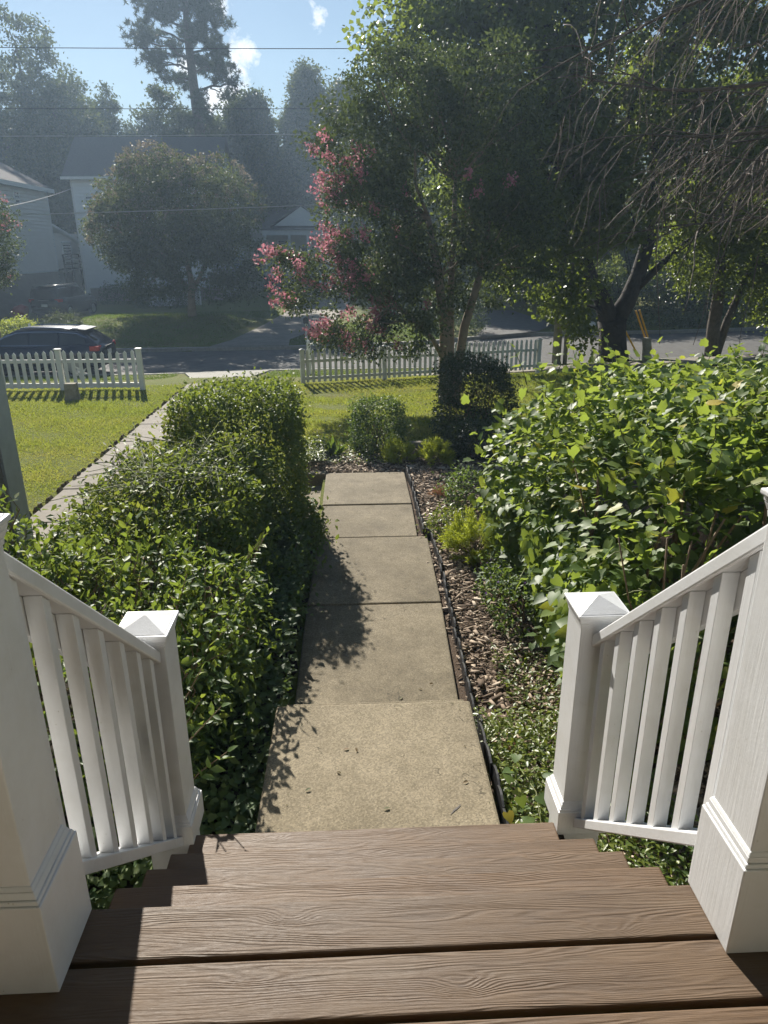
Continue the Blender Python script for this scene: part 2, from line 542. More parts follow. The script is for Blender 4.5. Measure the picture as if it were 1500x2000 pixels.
def soil_mat():
    m, T = new_mat('lawn soil and dirt')
    tc = T.n('ShaderNodeTexCoord')
    v = tc.outputs['Object']
    n1 = T.noise(v, 1.1, 6, 0.65)
    n2 = T.noise(v, 45, 4, 0.7)
    g = T.ramp(n2, [(0.3, (0.085, 0.11, 0.02)), (0.6, (0.15, 0.165, 0.033)), (0.8, (0.21, 0.18, 0.06))])
    g = T.mix(T.math('MULTIPLY', T.math('SUBTRACT', n1, 0.50, clamp=True), 3.2, clamp=True), g, (0.17, 0.125, 0.06))
    finish(T, g, 0.95, n2, 0.8, 0.03, spec=0.15)
    return m


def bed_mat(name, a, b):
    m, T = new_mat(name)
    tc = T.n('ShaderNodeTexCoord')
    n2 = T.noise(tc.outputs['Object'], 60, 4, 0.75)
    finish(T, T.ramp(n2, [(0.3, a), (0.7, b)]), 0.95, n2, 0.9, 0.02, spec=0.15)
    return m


SOIL = soil_mat()
MULCH = bed_mat('dark mulch', (0.06, 0.042, 0.03), (0.17, 0.125, 0.09))
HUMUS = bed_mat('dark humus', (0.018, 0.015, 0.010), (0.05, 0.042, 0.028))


# ------------------------------------------------------------------ terrain
def sstep(t):
    t = np.clip(t, 0, 1)
    return t * t * (3 - 2 * t)


def lerp(a, b, t):
    return a + (b - a) * t


NEAR = [(-130, 22.3), (-20, 22.9), (-6.5, 23.2), (-2.2, 23.75), (1.5, 23.8), (5.3, 23.95), (11.2, 25.2), (15, 25.8), (30, 29), (130, 44)]
FARK = [(-130, 28.4), (-20, 28.9), (-8.2, 29.3), (-2.7, 29.6), (0, 29.85), (3.5, 31.0), (7.4, 33.5), (14.5, 33.8), (18, 34.4), (30, 37), (130, 52)]


def near_k(x): return np.interp(x, [p[0] for p in NEAR], [p[1] for p in NEAR])
def far_k(x): return np.interp(x, [p[0] for p in FARK], [p[1] for p in FARK])


def ground_z(x, y):
    x = np.asarray(x, float)
    y = np.asarray(y, float)
    right = lerp(-1.33, -1.76, sstep((y - 9.4) / 7.5))
    right = lerp(right, -1.10, sstep((3.2 - y) / 1.6) * sstep((x + 1.4) / 0.9))
    left = np.full_like(right, -1.77)
    left = lerp(left, -1.45, sstep((4.8 - y) / 2.2) * sstep((x + 3.2) / 1.2))
    z = lerp(left, right, sstep((x + 2.5) / 1.7))
    # sunken steps on the left of the path's end
    pit = sstep((x + 2.9) / 0.3) * sstep((-0.42 - x) / 0.06) * sstep((y - 7.62) / 0.12) * sstep((9.06 - y) / 0.06)
    z = lerp(z, np.minimum(z, -1.80), pit)
    nk, fk = near_k(x), far_k(x)
    z = lerp(z, -2.22, sstep((y - 18.5) / np.maximum(nk - 18.5, 0.5)))
    z = np.where((y > nk - 0.05), -2.55, z)
    z = np.where((y > fk + 0.05), -2.22 + 0.012 * np.clip(y - fk, 0, 60), z)
    bump = 0.62 * sstep((y - fk - 0.2) / 6.5) * sstep((x + 14.5) / 2.0) * sstep((-4.9 - x) / 1.5) * sstep((41 - y) / 4.5)
    z = np.where(y > fk + 0.05, z + bump, z)
    return z


def gz(x, y):
    return float(ground_z(x, y))


def build_terrain():
    xs = np.concatenate([np.linspace(-118, -22, 25), np.arange(-21.5, -3.4, 0.6), np.arange(-3.3, 3.4, 0.12), np.arange(3.6, 22, 0.6), np.linspace(23, 118, 25)])
    ys = np.concatenate([np.linspace(-38, -1, 10), np.arange(-0.5, 12.0, 0.12), np.arange(12.2, 36, 0.25), np.linspace(37, 118, 40)])
    X, Y = np.meshgrid(xs, ys)
    Z = ground_z(X, Y)
    V = np.stack([X, Y, Z], -1).reshape(-1, 3)
    nx, ny = len(xs), len(ys)
    i = np.arange((ny - 1) * (nx - 1))
    a = (i // (nx - 1)) * nx + i % (nx - 1)
    q = np.stack([a, a + 1, a + 1 + nx, a + nx], -1)
    o = link_mesh('ground', np_mesh('ground', V, q.ravel(), np.full(len(q), 4), SOIL, smooth=True))
    tag(o, kind='structure')


build_terrain()


def strip(name, xs, ya, yb, za, zb, mat, kind='structure', thick=0.0):
    """a sheet (or slab) that runs along x between two curves"""
    mb = MB()
    n = len(xs)
    top = [(xs[i], ya[i], za) for i in range(n)] + [(xs[i], yb[i], zb) for i in range(n)]
    f = [(i, i + 1, n + i + 1, n + i) for i in range(n - 1)]
    if thick:
        m = len(top)
        top += [(x, y, z - thick) for x, y, z in top]
        f += [(m + n + i, m + n + i + 1, m + i + 1, m + i) for i in range(n - 1)]
        f += [(m + i, m + i + 1, i + 1, i) for i in range(n - 1)]
        f += [(n + i, n + i + 1, m + n + i + 1, m + n + i) for i in range(n - 1)]
        f += [(0, n, m + n, m), (n - 1, m + n - 1, m + 2 * n - 1, 2 * n - 1)]
    mb.add(top, f)
    return tag(mb.build(name, mat), kind=kind)


xs = list(np.concatenate([np.linspace(-118, -14, 20), np.linspace(-13, 22, 60), np.linspace(24, 118, 20)]))
strip('street', xs, [near_k(x) - 0.02 for x in xs], [far_k(x) + 0.02 for x in xs], -2.33, -2.33, ASPHALT)
strip('kerb', xs, [near_k(x) - 0.16 for x in xs], [near_k(x) for x in xs], -2.20, -2.20, KERB, thick=0.3)
strip('kerb', xs, [far_k(x) for x in xs], [far_k(x) + 0.18 for x in xs], -2.195, -2.18, KERB, thick=0.3)
# side street on the right, beyond the near one
mb = MB()
pl = [(5.4, 31.8), (8.6, 33.6), (10.2, 36.5), (9.6, 44), (6.8, 44), (6.6, 36)]
mb.add([(x, y, -2.16 + 0.012 * (y - 31.5)) for x, y in pl], [tuple(range(len(pl)))])
tag(mb.build('side_street', ASPHALT), kind='structure')
# driveway beyond the street
mb = MB()
dl = [(-5.8, 29.5), (-5.2, 31.5), (-4.5, 37), (-3.9, 44), (-3.4, 54), (-3.4, 60)]
dr = [(-2.6, 29.7), (-2.7, 31.5), (-1.9, 34.5), (-1.0, 38), (-0.4, 46), (0.1, 60)]
zz = lambda y: -2.185 + 0.012 * (y - 29.4) + 0.02
mb.add([(x, y, zz(y)) for x, y in dl] + [(x, y, zz(y)) for x, y in dr], [(i, 6 + i, 7 + i, i + 1) for i in range(5)])
tag(mb.build('driveway', CONC_WALK), kind='structure')
# pavement slabs along our side of the street
sw = MB
xa = -21.0
pv = bpy.data.objects.new('pavement', None)
COL.objects.link(pv)
tag(pv, kind='structure')
WPOS[pv.name] = Vector((0, 0, 0))
while xa < 24:
    xb = xa + 1.22
    def py(x): return max(18.62, 18.75 + max(0, x + 1.3) * 0.27)
    m = MB().hexa([(xa, py(xa), -1.98), (xb - 0.015, py(xb), -1.98), (xb - 0.015, py(xb) + 1.25, -2.06), (xa, py(xa) + 1.25, -2.06)],
                  [(xa, py(xa), -1.83), (xb - 0.015, py(xb), -1.83), (xb - 0.015, py(xb) + 1.25, -1.935), (xa, py(xa) + 1.25, -1.935)])
    m.build('slab', CONC_WALK, pv, bevel=0.01, seg=1)
    xa = xb
# walk between the lawn and the hedge, running to the street
wk = bpy.data.objects.new('walkway', None)
COL.objects.link(wk)
tag(wk, kind='structure')
WPOS[wk.name] = Vector((0, 0, 0))
ya = 4.6
while ya < 18.4:
    yb = min(ya + 1.35, 18.6)
    dx = 0.02 * math.sin(ya * 3)
    MB().box(-4.25 + dx, -3.33 + dx, ya, yb - 0.018, -1.86, -1.742 + 0.006 * math.sin(ya * 5)).build('slab', CONC_WALK, wk, bevel=0.012, seg=1)
    ya = yb
# apron of the walk down to the street
MB().hexa([(-4.4, 20.0, -2.2), (-3.2, 20.0, -2.2), (-2.7, 23.55, -2.4), (-5.4, 23.2, -2.4)],
          [(-4.4, 20.0, -1.925), (-3.2, 20.0, -1.925), (-2.7, 23.55, -2.19), (-5.4, 23.2, -2.19)]).build('slab', KERB, wk)  # kerb concrete picked to stand in for tree shade on the apron

# the garden path: landing slab by the steps, one narrow tread down, four slabs
gp = bpy.data.objects.new('garden_path', None)
COL.objects.link(gp)
tag(gp, kind='structure')
WPOS[gp.name] = Vector((0, 0, 0))


def slab(x0a, x1a, y0, x0b, x1b, y1, z, t=0.16, mat=CONC, bev=0.012):
    return MB().hexa([(x0a, y0, z - t), (x1a, y0, z - t), (x1b, y1, z - t), (x0b, y1, z - t)],
                     [(x0a, y0, z), (x1a, y0, z), (x1b, y1, z), (x0b, y1, z)]).build('slab', mat, gp, bevel=bev)


slab(-0.485, 0.622, 2.02, -0.475, 0.634, 3.445, -0.94, 0.4, CONC_LIGHT, 0.015)
slab(-0.455, 0.640, 3.448, -0.45, 0.645, 3.70, -1.11, 0.25)
slab(-0.425, 0.640, 3.72, -0.424, 0.700, 5.300, -1.280)
slab(-0.422, 0.700, 5.318, -0.398, 0.730, 6.775, -1.279)
slab(-0.395, 0.630, 6.785, -0.388, 0.652, 7.760, -1.281)
slab(-0.388, 0.650, 7.778, -0.384, 0.650, 9.02, -1.274)
# steps that leave the path to the left, with a low wall behind
st = thing('concrete_steps', 'low concrete side steps leading left from the far end of the path', 'steps', (-0.9, 8.4, -1.75))
MB().box(-0.76, -0.402, 7.82, 8.96, -1.75, -1.425).build('tread', CONC, st, bevel=0.012)
MB().box(-1.12, -0.763, 7.82, 8.96, -1.80, -1.575).build('tread', CONC, st, bevel=0.012)
MB().box(-1.5, -1.123, 7.82, 8.96, -1.80, -1.70).build('tread', CONC, st, bevel=0.012)
rw = MB().box(-1.6, -0.39, 8.965, 9.12, -1.85, -1.268).build('retaining_wall', CONC, bevel=0.012)
tag(rw, 'low dark concrete wall behind the side steps', 'wall')

# ------------------------------------------------------------------ deck, steps, railings
dk = thing('porch_deck', 'brown stained timber porch deck with wide boards in the foreground', 'deck', (0, 0.6, 0))
y = 1.317
for k in range(9):
    yb = y - 0.139
    bm_ = MB().box(-2.3, 2.3, -0.0695, 0.0695, -0.038, 0)
    o = bm_.build('deck_board', DECK, dk, local=True, bevel=0.005, seg=2)
    o.location = (0, y - 0.0695 - 0.6, 0.0008 * math.sin(k * 2.1))
    o.rotation_euler = (0, 0, 0.0016 * math.sin(k * 1.7))
    y = yb - 0.0135
for jx in (-2.0, -1.2, -0.7, 0.1, 0.87, 1.6):
    MB().box(jx - 0.02, jx + 0.02, -0.3, 1.24, -0.24, -0.04).build('joist', DARKWOOD, dk)
MB().box(-2.3, 2.3, 1.245, 1.285, -0.26, -0.04).build('rim_joist', DARKWOOD, dk)

stp = thing('wooden_steps', 'brown stained wooden steps going down from the deck to the path', 'steps', (0.08, 1.9, -0.94))
for k in range(1, 5):
    yf = [0, 1.549, 1.789, 2.033, 2.312][k]
    zt = -0.188 * k
    xr = 0.862 if k < 4 else 0.80
    for j in range(2):
        w = 0.138
        mbx = MB().box(-0.70, xr, -w / 2, w / 2, -0.038, 0)
        o = mbx.build('tread_board', DECK, stp, local=True, bevel=0.006)
        o.location = (-0.08, yf - w / 2 - j * (w + 0.006) - 1.9, zt + 0.94)
        o.rotation_euler = (0, 0, 0.001 * (j - 0.5) * k)
for sx in (-0.655, 0.06, 0.815):
    pts = [(1.29, -0.05), (1.29, -0.34), (2.02, -0.935), (2.26, -0.935)]
    for k in range(4, 0, -1):
        yf = [0, 1.549, 1.789, 2.033, 2.312][k] - 0.03
        zt = -0.188 * k - 0.040
        pts += [(yf, zt), (yf - 0.235 if k > 1 else 1.29, zt)]
    MB().prism(pts, 'x', sx - 0.02, sx + 0.02).build('stringer', DARKWOOD, stp)


def newel(parent, cx, cy, zbot, ztop, w, base_h, base_w, z_ground):
    """boxed newel: shaft, plinth with stepped moulding, moulded cap with a shallow pyramid"""
    sh = MB().frustum(cx, cy, z_ground, ztop - 0.055, w, w).build('newel_post', WHITE, parent, bevel=0.003)
    MB().frustum(cx, cy, zbot, zbot + base_h, base_w, base_w).build('plinth', WHITE, sh, bevel=0.003)
    m = MB()
    t0 = zbot + base_h + 0.0005
    m.frustum(cx, cy, t0, t0 + 0.010, base_w - 0.008, base_w - 0.012)
    m.frustum(cx, cy, t0 + 0.0105, t0 + 0.026, base_w - 0.018, w + 0.014)
    m.frustum(cx, cy, t0 + 0.0265, t0 + 0.036, w + 0.014, w + 0.004)
    m.build('plinth_moulding', WHITE, sh, bevel=0.002)
    m = MB()
    a = ztop - 0.055
    m.frustum(cx, cy, a - 0.040, a - 0.026, w + 0.005, w + 0.008)
    m.frustum(cx, cy, a - 0.0255, a - 0.008, w + 0.010, w + 0.020)
    m.frustum(cx, cy, a - 0.0075, a + 0.004, w + 0.022, w + 0.024)
    m.build('cap_moulding', WHITE, sh, bevel=0.002)
    m = MB()
    lip = w + 0.036
    m.frustum(cx, cy, a + 0.0045, a + 0.018, lip, lip)
    m.frustum(cx, cy, a + 0.0185, ztop, lip - 0.012, 0.004)
    m.build('cap', WHITE, sh, bevel=0.004)
    return sh


def railing(side):
    if side > 0:
        t = thing('stair_railing', 'white painted stair railing on the right, sunlit on its face', 'railing', (0.91, 1.8, -0.94), 'stair railings beside the steps')
        topc, botc, rx, dz = (0.915, 1.227), (0.905, 2.365), 0.911, 0.0
        zcap = 0.275
    else:
        t = thing('stair_railing', 'white painted stair railing on the left, in shade', 'railing', (-0.765, 1.8, -0.94), 'stair railings beside the steps')
        topc, botc, rx, dz = (-0.763, 1.213), (-0.785, 2.365), -0.765, -0.02
        zcap = 0.24
    newel(t, topc[0], topc[1], 0.0, 1.083 + dz * 0.9, 0.165, 0.245, 0.198 if side > 0 else 0.208, -0.9)
    newel(t, botc[0], botc[1], -0.775, zcap, 0.163, 0.115, 0.208, -0.95)
    y0, y1 = topc[1] + 0.084, botc[1] - 0.083
    za = lambda y: 0.935 + dz - 0.872 * (y - 1.385)      # upper edge of the handrail
    m = MB()
    q = lambda y, w, a, b: [(rx - w, y, a), (rx + w, y, a), (rx + w, y, b), (rx - w, y, b)]
    m.hexa(q(y0, 0.0445, za(y0) - 0.052, za(y0)), q(y1, 0.0445, za(y1) - 0.052, za(y1)))
    m.build('handrail', WHITE_RAIL, t, bevel=0.006)
    s = 1 if side > 0 else -1
    # apron under the handrail, on the outer side of the balusters
    xi = rx + s * 0.0125
    xo = rx + s * 0.044
    m = MB()
    qa = lambda y, a, b: [(min(xi, xo), y, a), (max(xi, xo), y, a), (max(xi, xo), y, b), (min(xi, xo), y, b)]
    m.hexa(qa(y0, za(y0) - 0.160, za(y0) - 0.0525), qa(y1, za(y1) - 0.160, za(y1) - 0.0525))
    m.build('top_rail', WHITE_RAIL, t, bevel=0.003)
    zb = lambda y: 0.045 + dz - 0.895 * (y - 1.44)
    m = MB()
    m.hexa(q(y0, 0.0445, zb(y0) - 0.048, zb(y0)), q(y1, 0.0445, zb(y1) - 0.048, zb(y1)))
    m.build('bottom_rail', WHITE_RAIL, t, bevel=0.004)
    ys_ = [1.405, 1.535, 1.672, 1.812, 1.945, 2.08, 2.205] if side > 0 else [1.40, 1.53, 1.672, 1.815, 1.958, 2.09, 2.21]
    for yy in ys_:
        h = 0.0175
        x0, x1 = (rx - 0.033, rx + 0.011) if side > 0 else (rx - 0.011, rx + 0.033)
        ztop = lambda y: za(y) - 0.0535
        m = MB().hexa([(x0, yy - h, zb(yy - h) - 0.004), (x1, yy - h, zb(yy - h) - 0.004), (x1, yy + h, zb(yy + h) - 0.004), (x0, yy + h, zb(yy + h) - 0.004)],
                      [(x0, yy - h, ztop(yy - h)), (x1, yy - h, ztop(yy - h)), (x1, yy + h, ztop(yy + h)), (x0, yy + h, ztop(yy + h))])
        m.build('baluster', WHITE, t, bevel=0.0018)


railing(1)
railing(-1)


# ------------------------------------------------------------------ foliage kit
def unit(a):
    return a / np.maximum(np.linalg.norm(a, axis=-1, keepdims=True), 1e-9)


def rvec(n):
    return unit(RNG.normal(size=(n, 3)))


# leaf outlines: (along, across, lift), faces
DIAMOND = (np.array([(0, 0, 0), (.42, -.5, .10), (1, 0, -.08), (.42, .5, .10)]), [(0, 1, 2), (0, 2, 3)])
OVAL = (np.array([(0, 0, 0), (.35, 0, -.01), (.7, 0, -.04), (1, 0, -.14), (.22, -.40, .07), (.62, -.42, .05), (.22, .40, .07), (.62, .42, .05)]),
        [(0, 4, 1), (1, 4, 5, 2), (2, 5, 3), (0, 1, 6), (1, 2, 7, 6), (2, 3, 7)])
HEART = (np.array([(.12, 0, 0), (.45, 0, -.03), (1, 0, -.18), (-.03, -.24, .05), (.10, -.47, .08), (.40, -.46, .03), (.70, -.26, -.05),
                   (-.03, .24, .05), (.10, .47, .08), (.40, .46, .03), (.70, .26, -.05)]),
         [(0, 3, 4), (0, 4, 5, 1), (1, 5, 6), (1, 6, 2), (0, 8, 7), (0, 1, 9, 8), (1, 10, 9), (1, 2, 10)])
LOBED = (np.array([(.10, 0, 0), (.48, 0, -.03), (1, 0, -.20), (-.04, -.24, .04), (.14, -.50, .07), (.38, -.40, .02), (.62, -.42, -.02), (.78, -.16, -.08),
                   (-.04, .24, .04), (.14, .50, .07), (.38, .40, .02), (.62, .42, -.02), (.78, .16, -.08)]),
         [(0, 3, 4), (0, 4, 5), (0, 5, 1), (1, 5, 6), (1, 6, 7), (1, 7, 2), (0, 9, 8), (0, 10, 9), (0, 1, 10), (1, 11, 10), (1, 12, 11), (1, 2, 12)])
BLADE = (np.array([(0, -.5, 0), (0, .5, 0), (.55, .4, .06), (.55, -.4, .06), (1, 0, .28)]), [(0, 1, 2, 3), (3, 2, 4)])
TRI = (np.array([(0, -.5, 0), (0, .5, 0), (1, 0, .2)]), [(0, 1, 2)])


def frames(P, A, N):
    A = unit(A)
    S = np.cross(N, A)
    bad = np.linalg.norm(S, axis=1) < 1e-4
    if bad.any():
        S[bad] = np.cross(rvec(bad.sum()), A[bad])
    S = unit(S)
    return A, S, np.cross(A, S)


def leaves_mesh(name, tmpl, P, A, N, L, Wd, mat, rnd=None):
    tv, tf = tmpl
    n = len(P)
    A, S, U = frames(P, A, N)
    L = np.broadcast_to(np.asarray(L, float), (n,))
    Wd = np.broadcast_to(np.asarray(Wd, float), (n,))
    V = P[:, None, :] + tv[None, :, 0:1] * (L[:, None] * A)[:, None, :] + tv[None, :, 1:2] * (Wd[:, None] * S)[:, None, :] + tv[None, :, 2:3] * (L[:, None] * U)[:, None, :]
    fl = np.array([i for f in tf for i in f])
    ft = np.array([len(f) for f in tf])
    loops = (fl[None, :] + (np.arange(n) * len(tv))[:, None]).ravel()
    totals = np.tile(ft, n)
    if rnd is None:
        rnd = RNG.random(n)
    return np_mesh(name, V, loops, totals, mat, np.repeat(rnd, len(tf)))


_leaf_cache = {}


def leaf_proto(tmpl, mat, key):
    k = (key, mat.name)
    if k not in _leaf_cache:
        tv, tf = tmpl
        out = []
        for j in range(6):
            v = tv.copy()
            v[:, 2] += RNG.normal(scale=0.025, size=len(v)) - 0.06 * v[:, 0] ** 2 * RNG.random()
            v[1:, 1] *= 1 + RNG.normal(scale=0.05, size=len(v) - 1)
            out.append(np_mesh('leaf', v, [i for f in tf for i in f], [len(f) for f in tf], mat, np.full(len(tf), (j + .5) / 6), smooth=True))
        _leaf_cache[k] = out
    return _leaf_cache[k]


def visible_largest(P, L, limit, cell=9.0):
    """the leaves that show largest in the photograph: nearest per small cell of the view, then by apparent size"""
    v = P - np.array(CAM)
    z = v @ np.array(fwd)
    x = 750 + 1390 * (v @ np.array(rgt)) / np.maximum(z, 0.01)
    yv = 1000 - 1390 * (v @ np.array(upv)) / np.maximum(z, 0.01)
    ok = (z > 0.3) & (x > 0) & (x < 1500) & (yv > 0) & (yv < 2000)
    # not behind the newels and railings
    ok &= ~((yv > 1150) & ((x < 330) | (x > 1110)))
    idx = np.nonzero(ok)[0]
    order = idx[np.argsort(z[idx])]
    seen, keep = set(), []
    for i in order:
        c = (int(x[i] // cell), int(yv[i] // cell))
        if c in seen:
            continue
        seen.add(c)
        keep.append(i)
    keep = np.array(keep, dtype=int)
    score = L[keep] / z[keep]
    return keep[np.argsort(-score)][:limit]


def foliage(parent, P, A, N, L, Wd, mat, tmpl, ptmpl=None, n_parts=0, mass_name='foliage', key='leaf'):
    """a mass of leaves as one stuff part; the leaves that show largest become parts of their own"""
    n = len(P)
    L = np.broadcast_to(np.asarray(L, float), (n,)).copy()
    Wd = np.broadcast_to(np.asarray(Wd, float), (n,)).copy()
    mask = np.ones(n, bool)
    if n_parts:
        sel = visible_largest(P, L, n_parts)
        mask[sel] = False
        Af, Sf, Uf = frames(P, A, N)
        protos = leaf_proto(ptmpl or tmpl, mat, key)
        base = WPOS[parent.name]
        for k, i in enumerate(sel):
            o = bpy.data.objects.new('leaf', protos[k % len(protos)])
            COL.objects.link(o)
            o.parent = parent
            a, s_, u = Vector(Af[i]) * L[i], Vector(Sf[i]) * Wd[i], Vector(Uf[i]) * L[i]
            m = Matrix((a, s_, u)).transposed().to_4x4()
            m.translation = Vector(P[i]) - base
            o.matrix_basis = m
    if not mask.any():
        return None
    tint = (0.48 + 0.30 * lump(P[mask], 2.7, 17) + RNG.normal(scale=.26, size=int(mask.sum()))).clip(0, .999)
    me = leaves_mesh(mass_name, tmpl, P[mask], A[mask], N[mask], L[mask], Wd[mask], mat, tint)
    o = link_mesh(mass_name, me, parent)
    o['kind'] = 'stuff'
    return o


def lump(D, freq, seed, amp=1.0):
    r = np.random.default_rng(seed)
    s = np.zeros(len(D))
    for k in range(7):
        w = r.normal(size=3) * freq
        s += np.sin(D @ w + r.random() * 6.28)
    return amp * s / 7 ** 0.5 / 1.2


def rbox(n, c, r, p=4.0, thick=0.25, seed=1, bump=0.08, freq=2.2, zmin=None):
    """points near the surface of a rounded, lumpy box; returns points and outward normals"""
    c, r = np.array(c, float), np.array(r, float)
    area = np.array([r[1] * r[2], r[0] * r[2], r[0] * r[1]])
    ax = RNG.choice(3, size=n, p=area / area.sum())
    Q = RNG.uniform(-1, 1, size=(n, 3))
    Q[np.arange(n), ax] = np.where(RNG.random(n) < 0.5, -1, 1)
    Q = Q / (np.sum(np.abs(Q) ** p, axis=1, keepdims=True) ** (1 / p))
    Nn = unit(np.sign(Q) * np.abs(Q) ** (p - 1) / r)
    s = 1 + lump(Q * r, freq, seed, bump)
    t = 1 - thick * RNG.random(n) ** 2.0
    P = c + Q * r * (s * t)[:, None]
    if zmin is not None:
        k = P[:, 2] > zmin
        P, Nn = P[k], Nn[k]
    return P, Nn


def leaf_frames(Nn, up=0.5, out=0.5, rnd=0.7, droop=-0.1):
    n = len(Nn)
    A = unit(Nn * out + rvec(n) * rnd + np.array([0, 0, droop]))
    N = unit(np.array([0, 0, up]) + Nn * 0.35 + rvec(n) * 0.5)
    return A, N


def woody(parent, name, segs, mat, sides=5):
    m = MB()
    for pts, rad in segs:
        m.tube(pts, rad, sides)
    o = m.build(name, mat, parent, smooth=True)
    if len(segs) > 3:
        o['kind'] = 'stuff'
    return o


def stems_for(base, c, r, n, r0=0.012, seed=3):
    rr = random.Random(seed)
    out = []
    for k in range(n):
        x = base[0] + rr.uniform(-0.6, 0.6) * r[0]
        y_ = base[1] + rr.uniform(-0.6, 0.6) * r[1]
        z = gz(x, y_) - 0.03
        tx, ty, tz = c[0] + rr.uniform(-.9, .9) * r[0], c[1] + rr.uniform(-.9, .9) * r[1], c[2] + rr.uniform(0.2, 0.9) * r[2]
        pts = []
        for j in range(5):
            t = j / 4
            pts.append((x + (tx - x) * t ** 1.4 + rr.uniform(-.03, .03), y_ + (ty - y_) * t ** 1.4 + rr.uniform(-.03, .03), z + (tz - z) * t))
        out.append((pts, [r0 * rr.uniform(.7, 1.3) * (1 - 0.17 * j) for j in range(5)]))
    return out

# ------------------------------------------------------------------ hedges and shrubs beside the path
def hedge(name, label, cat, c, r, n, leaf, mat, tmpl, p=4.0, ptmpl=None, n_parts=0, stems=14, seed=1, bump=0.08, freq=2.2, thick=0.25, up=0.6, out=0.6, rnd=0.8,
          droop=-0.05, group=None, wr=0.55, key='leaf', stem_r=0.012, zmin=None, stem_mat=None, extra=None, spread=0.35, keep=None):
    z0 = gz(c[0], c[1])
    t = thing(name, label, cat, (c[0], c[1], z0), group)
    P, Nn = rbox(n, c, r, p, thick, seed, bump, freq, zmin if zmin is not None else z0 - 0.02)
    if keep is not None:
        kk_ = keep(P, Nn)
        P, Nn = P[kk_], Nn[kk_]
    # gather part of the leaves in sprays so that light and dark clumps appear
    k = len(P)
    m = k // 2
    cen = P[RNG.integers(0, k, size=max(8, m // 26))]
    pick = RNG.integers(0, len(cen), size=m)
    P[:m] = cen[pick] + RNG.normal(size=(m, 3)) * leaf * 1.5
    A, N = leaf_frames(Nn, up, out, rnd, droop)
    L = leaf * RNG.uniform(1 - spread, 1 + spread, size=k)
    if extra is not None:
        eP, eA, eN, eL = extra
        P, A, N, L = np.vstack([P, eP]), np.vstack([A, eA]), np.vstack([N, eN]), np.concatenate([L, eL])
    foliage(t, P, A, N, L, L * wr, mat, tmpl, ptmpl, n_parts, key=key)
    if stems:
        woody(t, 'stems', stems_for((c[0], c[1], z0), c, r, stems, stem_r, seed), stem_mat or STEM)
    return t


def sprays(tips, leaf, n_per, seed, mat=None, drop=0.0):
    """single shoots that stand proud of a shrub: stems plus paired leaves"""
    rr = np.random.default_rng(seed)
    P, A, N, L, segs = [], [], [], [], []
    for (b, tp) in tips:
        b, tp = np.array(b, float), np.array(tp, float)
        mid = (b + tp) / 2 + rr.normal(size=3) * 0.03
        pts = [b, (b + mid) / 2, mid, (mid + tp) / 2, tp]
        segs.append((pts, [0.005, 0.0045, 0.004, 0.003, 0.002]))
        ax = unit((tp - b)[None])[0]
        for k in range(n_per):
            t = 0.25 + 0.75 * k / max(1, n_per - 1)
            pos = b + (tp - b) * t
            side = unit(np.cross(ax, rr.normal(size=3))[None])[0]
            for sg in ((-1, 1) if k < n_per - 1 else (1,)):
                P.append(pos)
                A.append(side * sg * (0.9 if k < n_per - 1 else 0.2) + ax * 0.7 + np.array([0, 0, -drop]))
                N.append(np.array([0, 0, 1.0]) + rr.normal(size=3) * 0.35)
                L.append(leaf * rr.uniform(0.75, 1.2))
    return (np.array(P), np.array(A), np.array(N), np.array(L)), segs


# clipped far end of the hedge row
hedge('clipped_hedge', 'tall square clipped hedge at the far end of the row, flat topped', 'hedge', (-1.17, 7.09, -0.54), (0.60, 0.62, 0.78), 30000, 0.042, L_BOX, DIAMOND, p=6,
      stems=22, seed=2, bump=0.05, freq=3.5, group='hedge row left of the path', wr=0.6)
# middle of the row, lower and looser
ex, sg_ = sprays([((RNG.uniform(-1.95, -0.85), RNG.uniform(4.5, 6.4), -0.24), (RNG.uniform(-2.05, -0.82), RNG.uniform(4.4, 6.4), RNG.uniform(-.12, .08))) for _ in range(110)], 0.048, 5, 5)
h2 = hedge('clipped_hedge', 'lower middle hedge with loose yellowish shoots between the square end and the porch shrub', 'hedge', (-1.44, 5.45, -0.74), (0.67, 1.10, 0.58), 28000, 0.046, L_BOX, DIAMOND, p=4.5,
           ptmpl=OVAL, n_parts=200, stems=34, seed=3, bump=0.17, freq=3.2, group='hedge row left of the path', wr=0.58, extra=ex, stem_r=0.014, key='small leaf')
woody(h2, 'shoots', sg_, GREENSTEM, 4)
# big leaved shrub next to the porch
tips = []
rr_ = random.Random(21)
for _ in range(85):
    bx, by = rr_.uniform(-2.7, -0.95), rr_.uniform(2.8, 4.5)
    top = -0.26 + 0.16 * max(0, (-bx - 1.5))
    tips.append(((bx, by, top - 0.12), (bx + rr_.uniform(-.10, .10), by + rr_.uniform(-.12, .06), top + rr_.uniform(0.0, .16))))
tips += [((-2.30, 4.2, -0.10), (-2.36, 4.15, 0.24)), ((-2.1, 4.1, -0.10), (-2.05, 4.05, 0.18)), ((-2.5, 4.2, -0.10), (-2.6, 4.15, 0.16)),
         ((-1.15, 3.15, -0.62), (-0.92, 3.05, -0.22)), ((-1.0, 2.95, -0.7), (-0.72, 2.85, -0.30)), ((-0.98, 3.3, -0.7), (-0.70, 3.2, -0.44)), ((-1.3, 3.0, -0.6), (-1.18, 2.9, -0.16)),
         ((-0.95, 2.8, -0.8), (-0.62, 2.72, -0.42)),
         *[((-0.95, yy_, -0.85), (-0.80 + .22 * math.sin(yy_ * 9), yy_ - .05, -0.36 + .14 * math.cos(yy_ * 13))) for yy_ in np.linspace(3.2, 4.5, 20)], ((-0.9, 2.7, -0.95), (-0.60, 2.66, -0.62)), ((-1.0, 3.0, -0.8), (-0.75, 2.9, -0.50))]
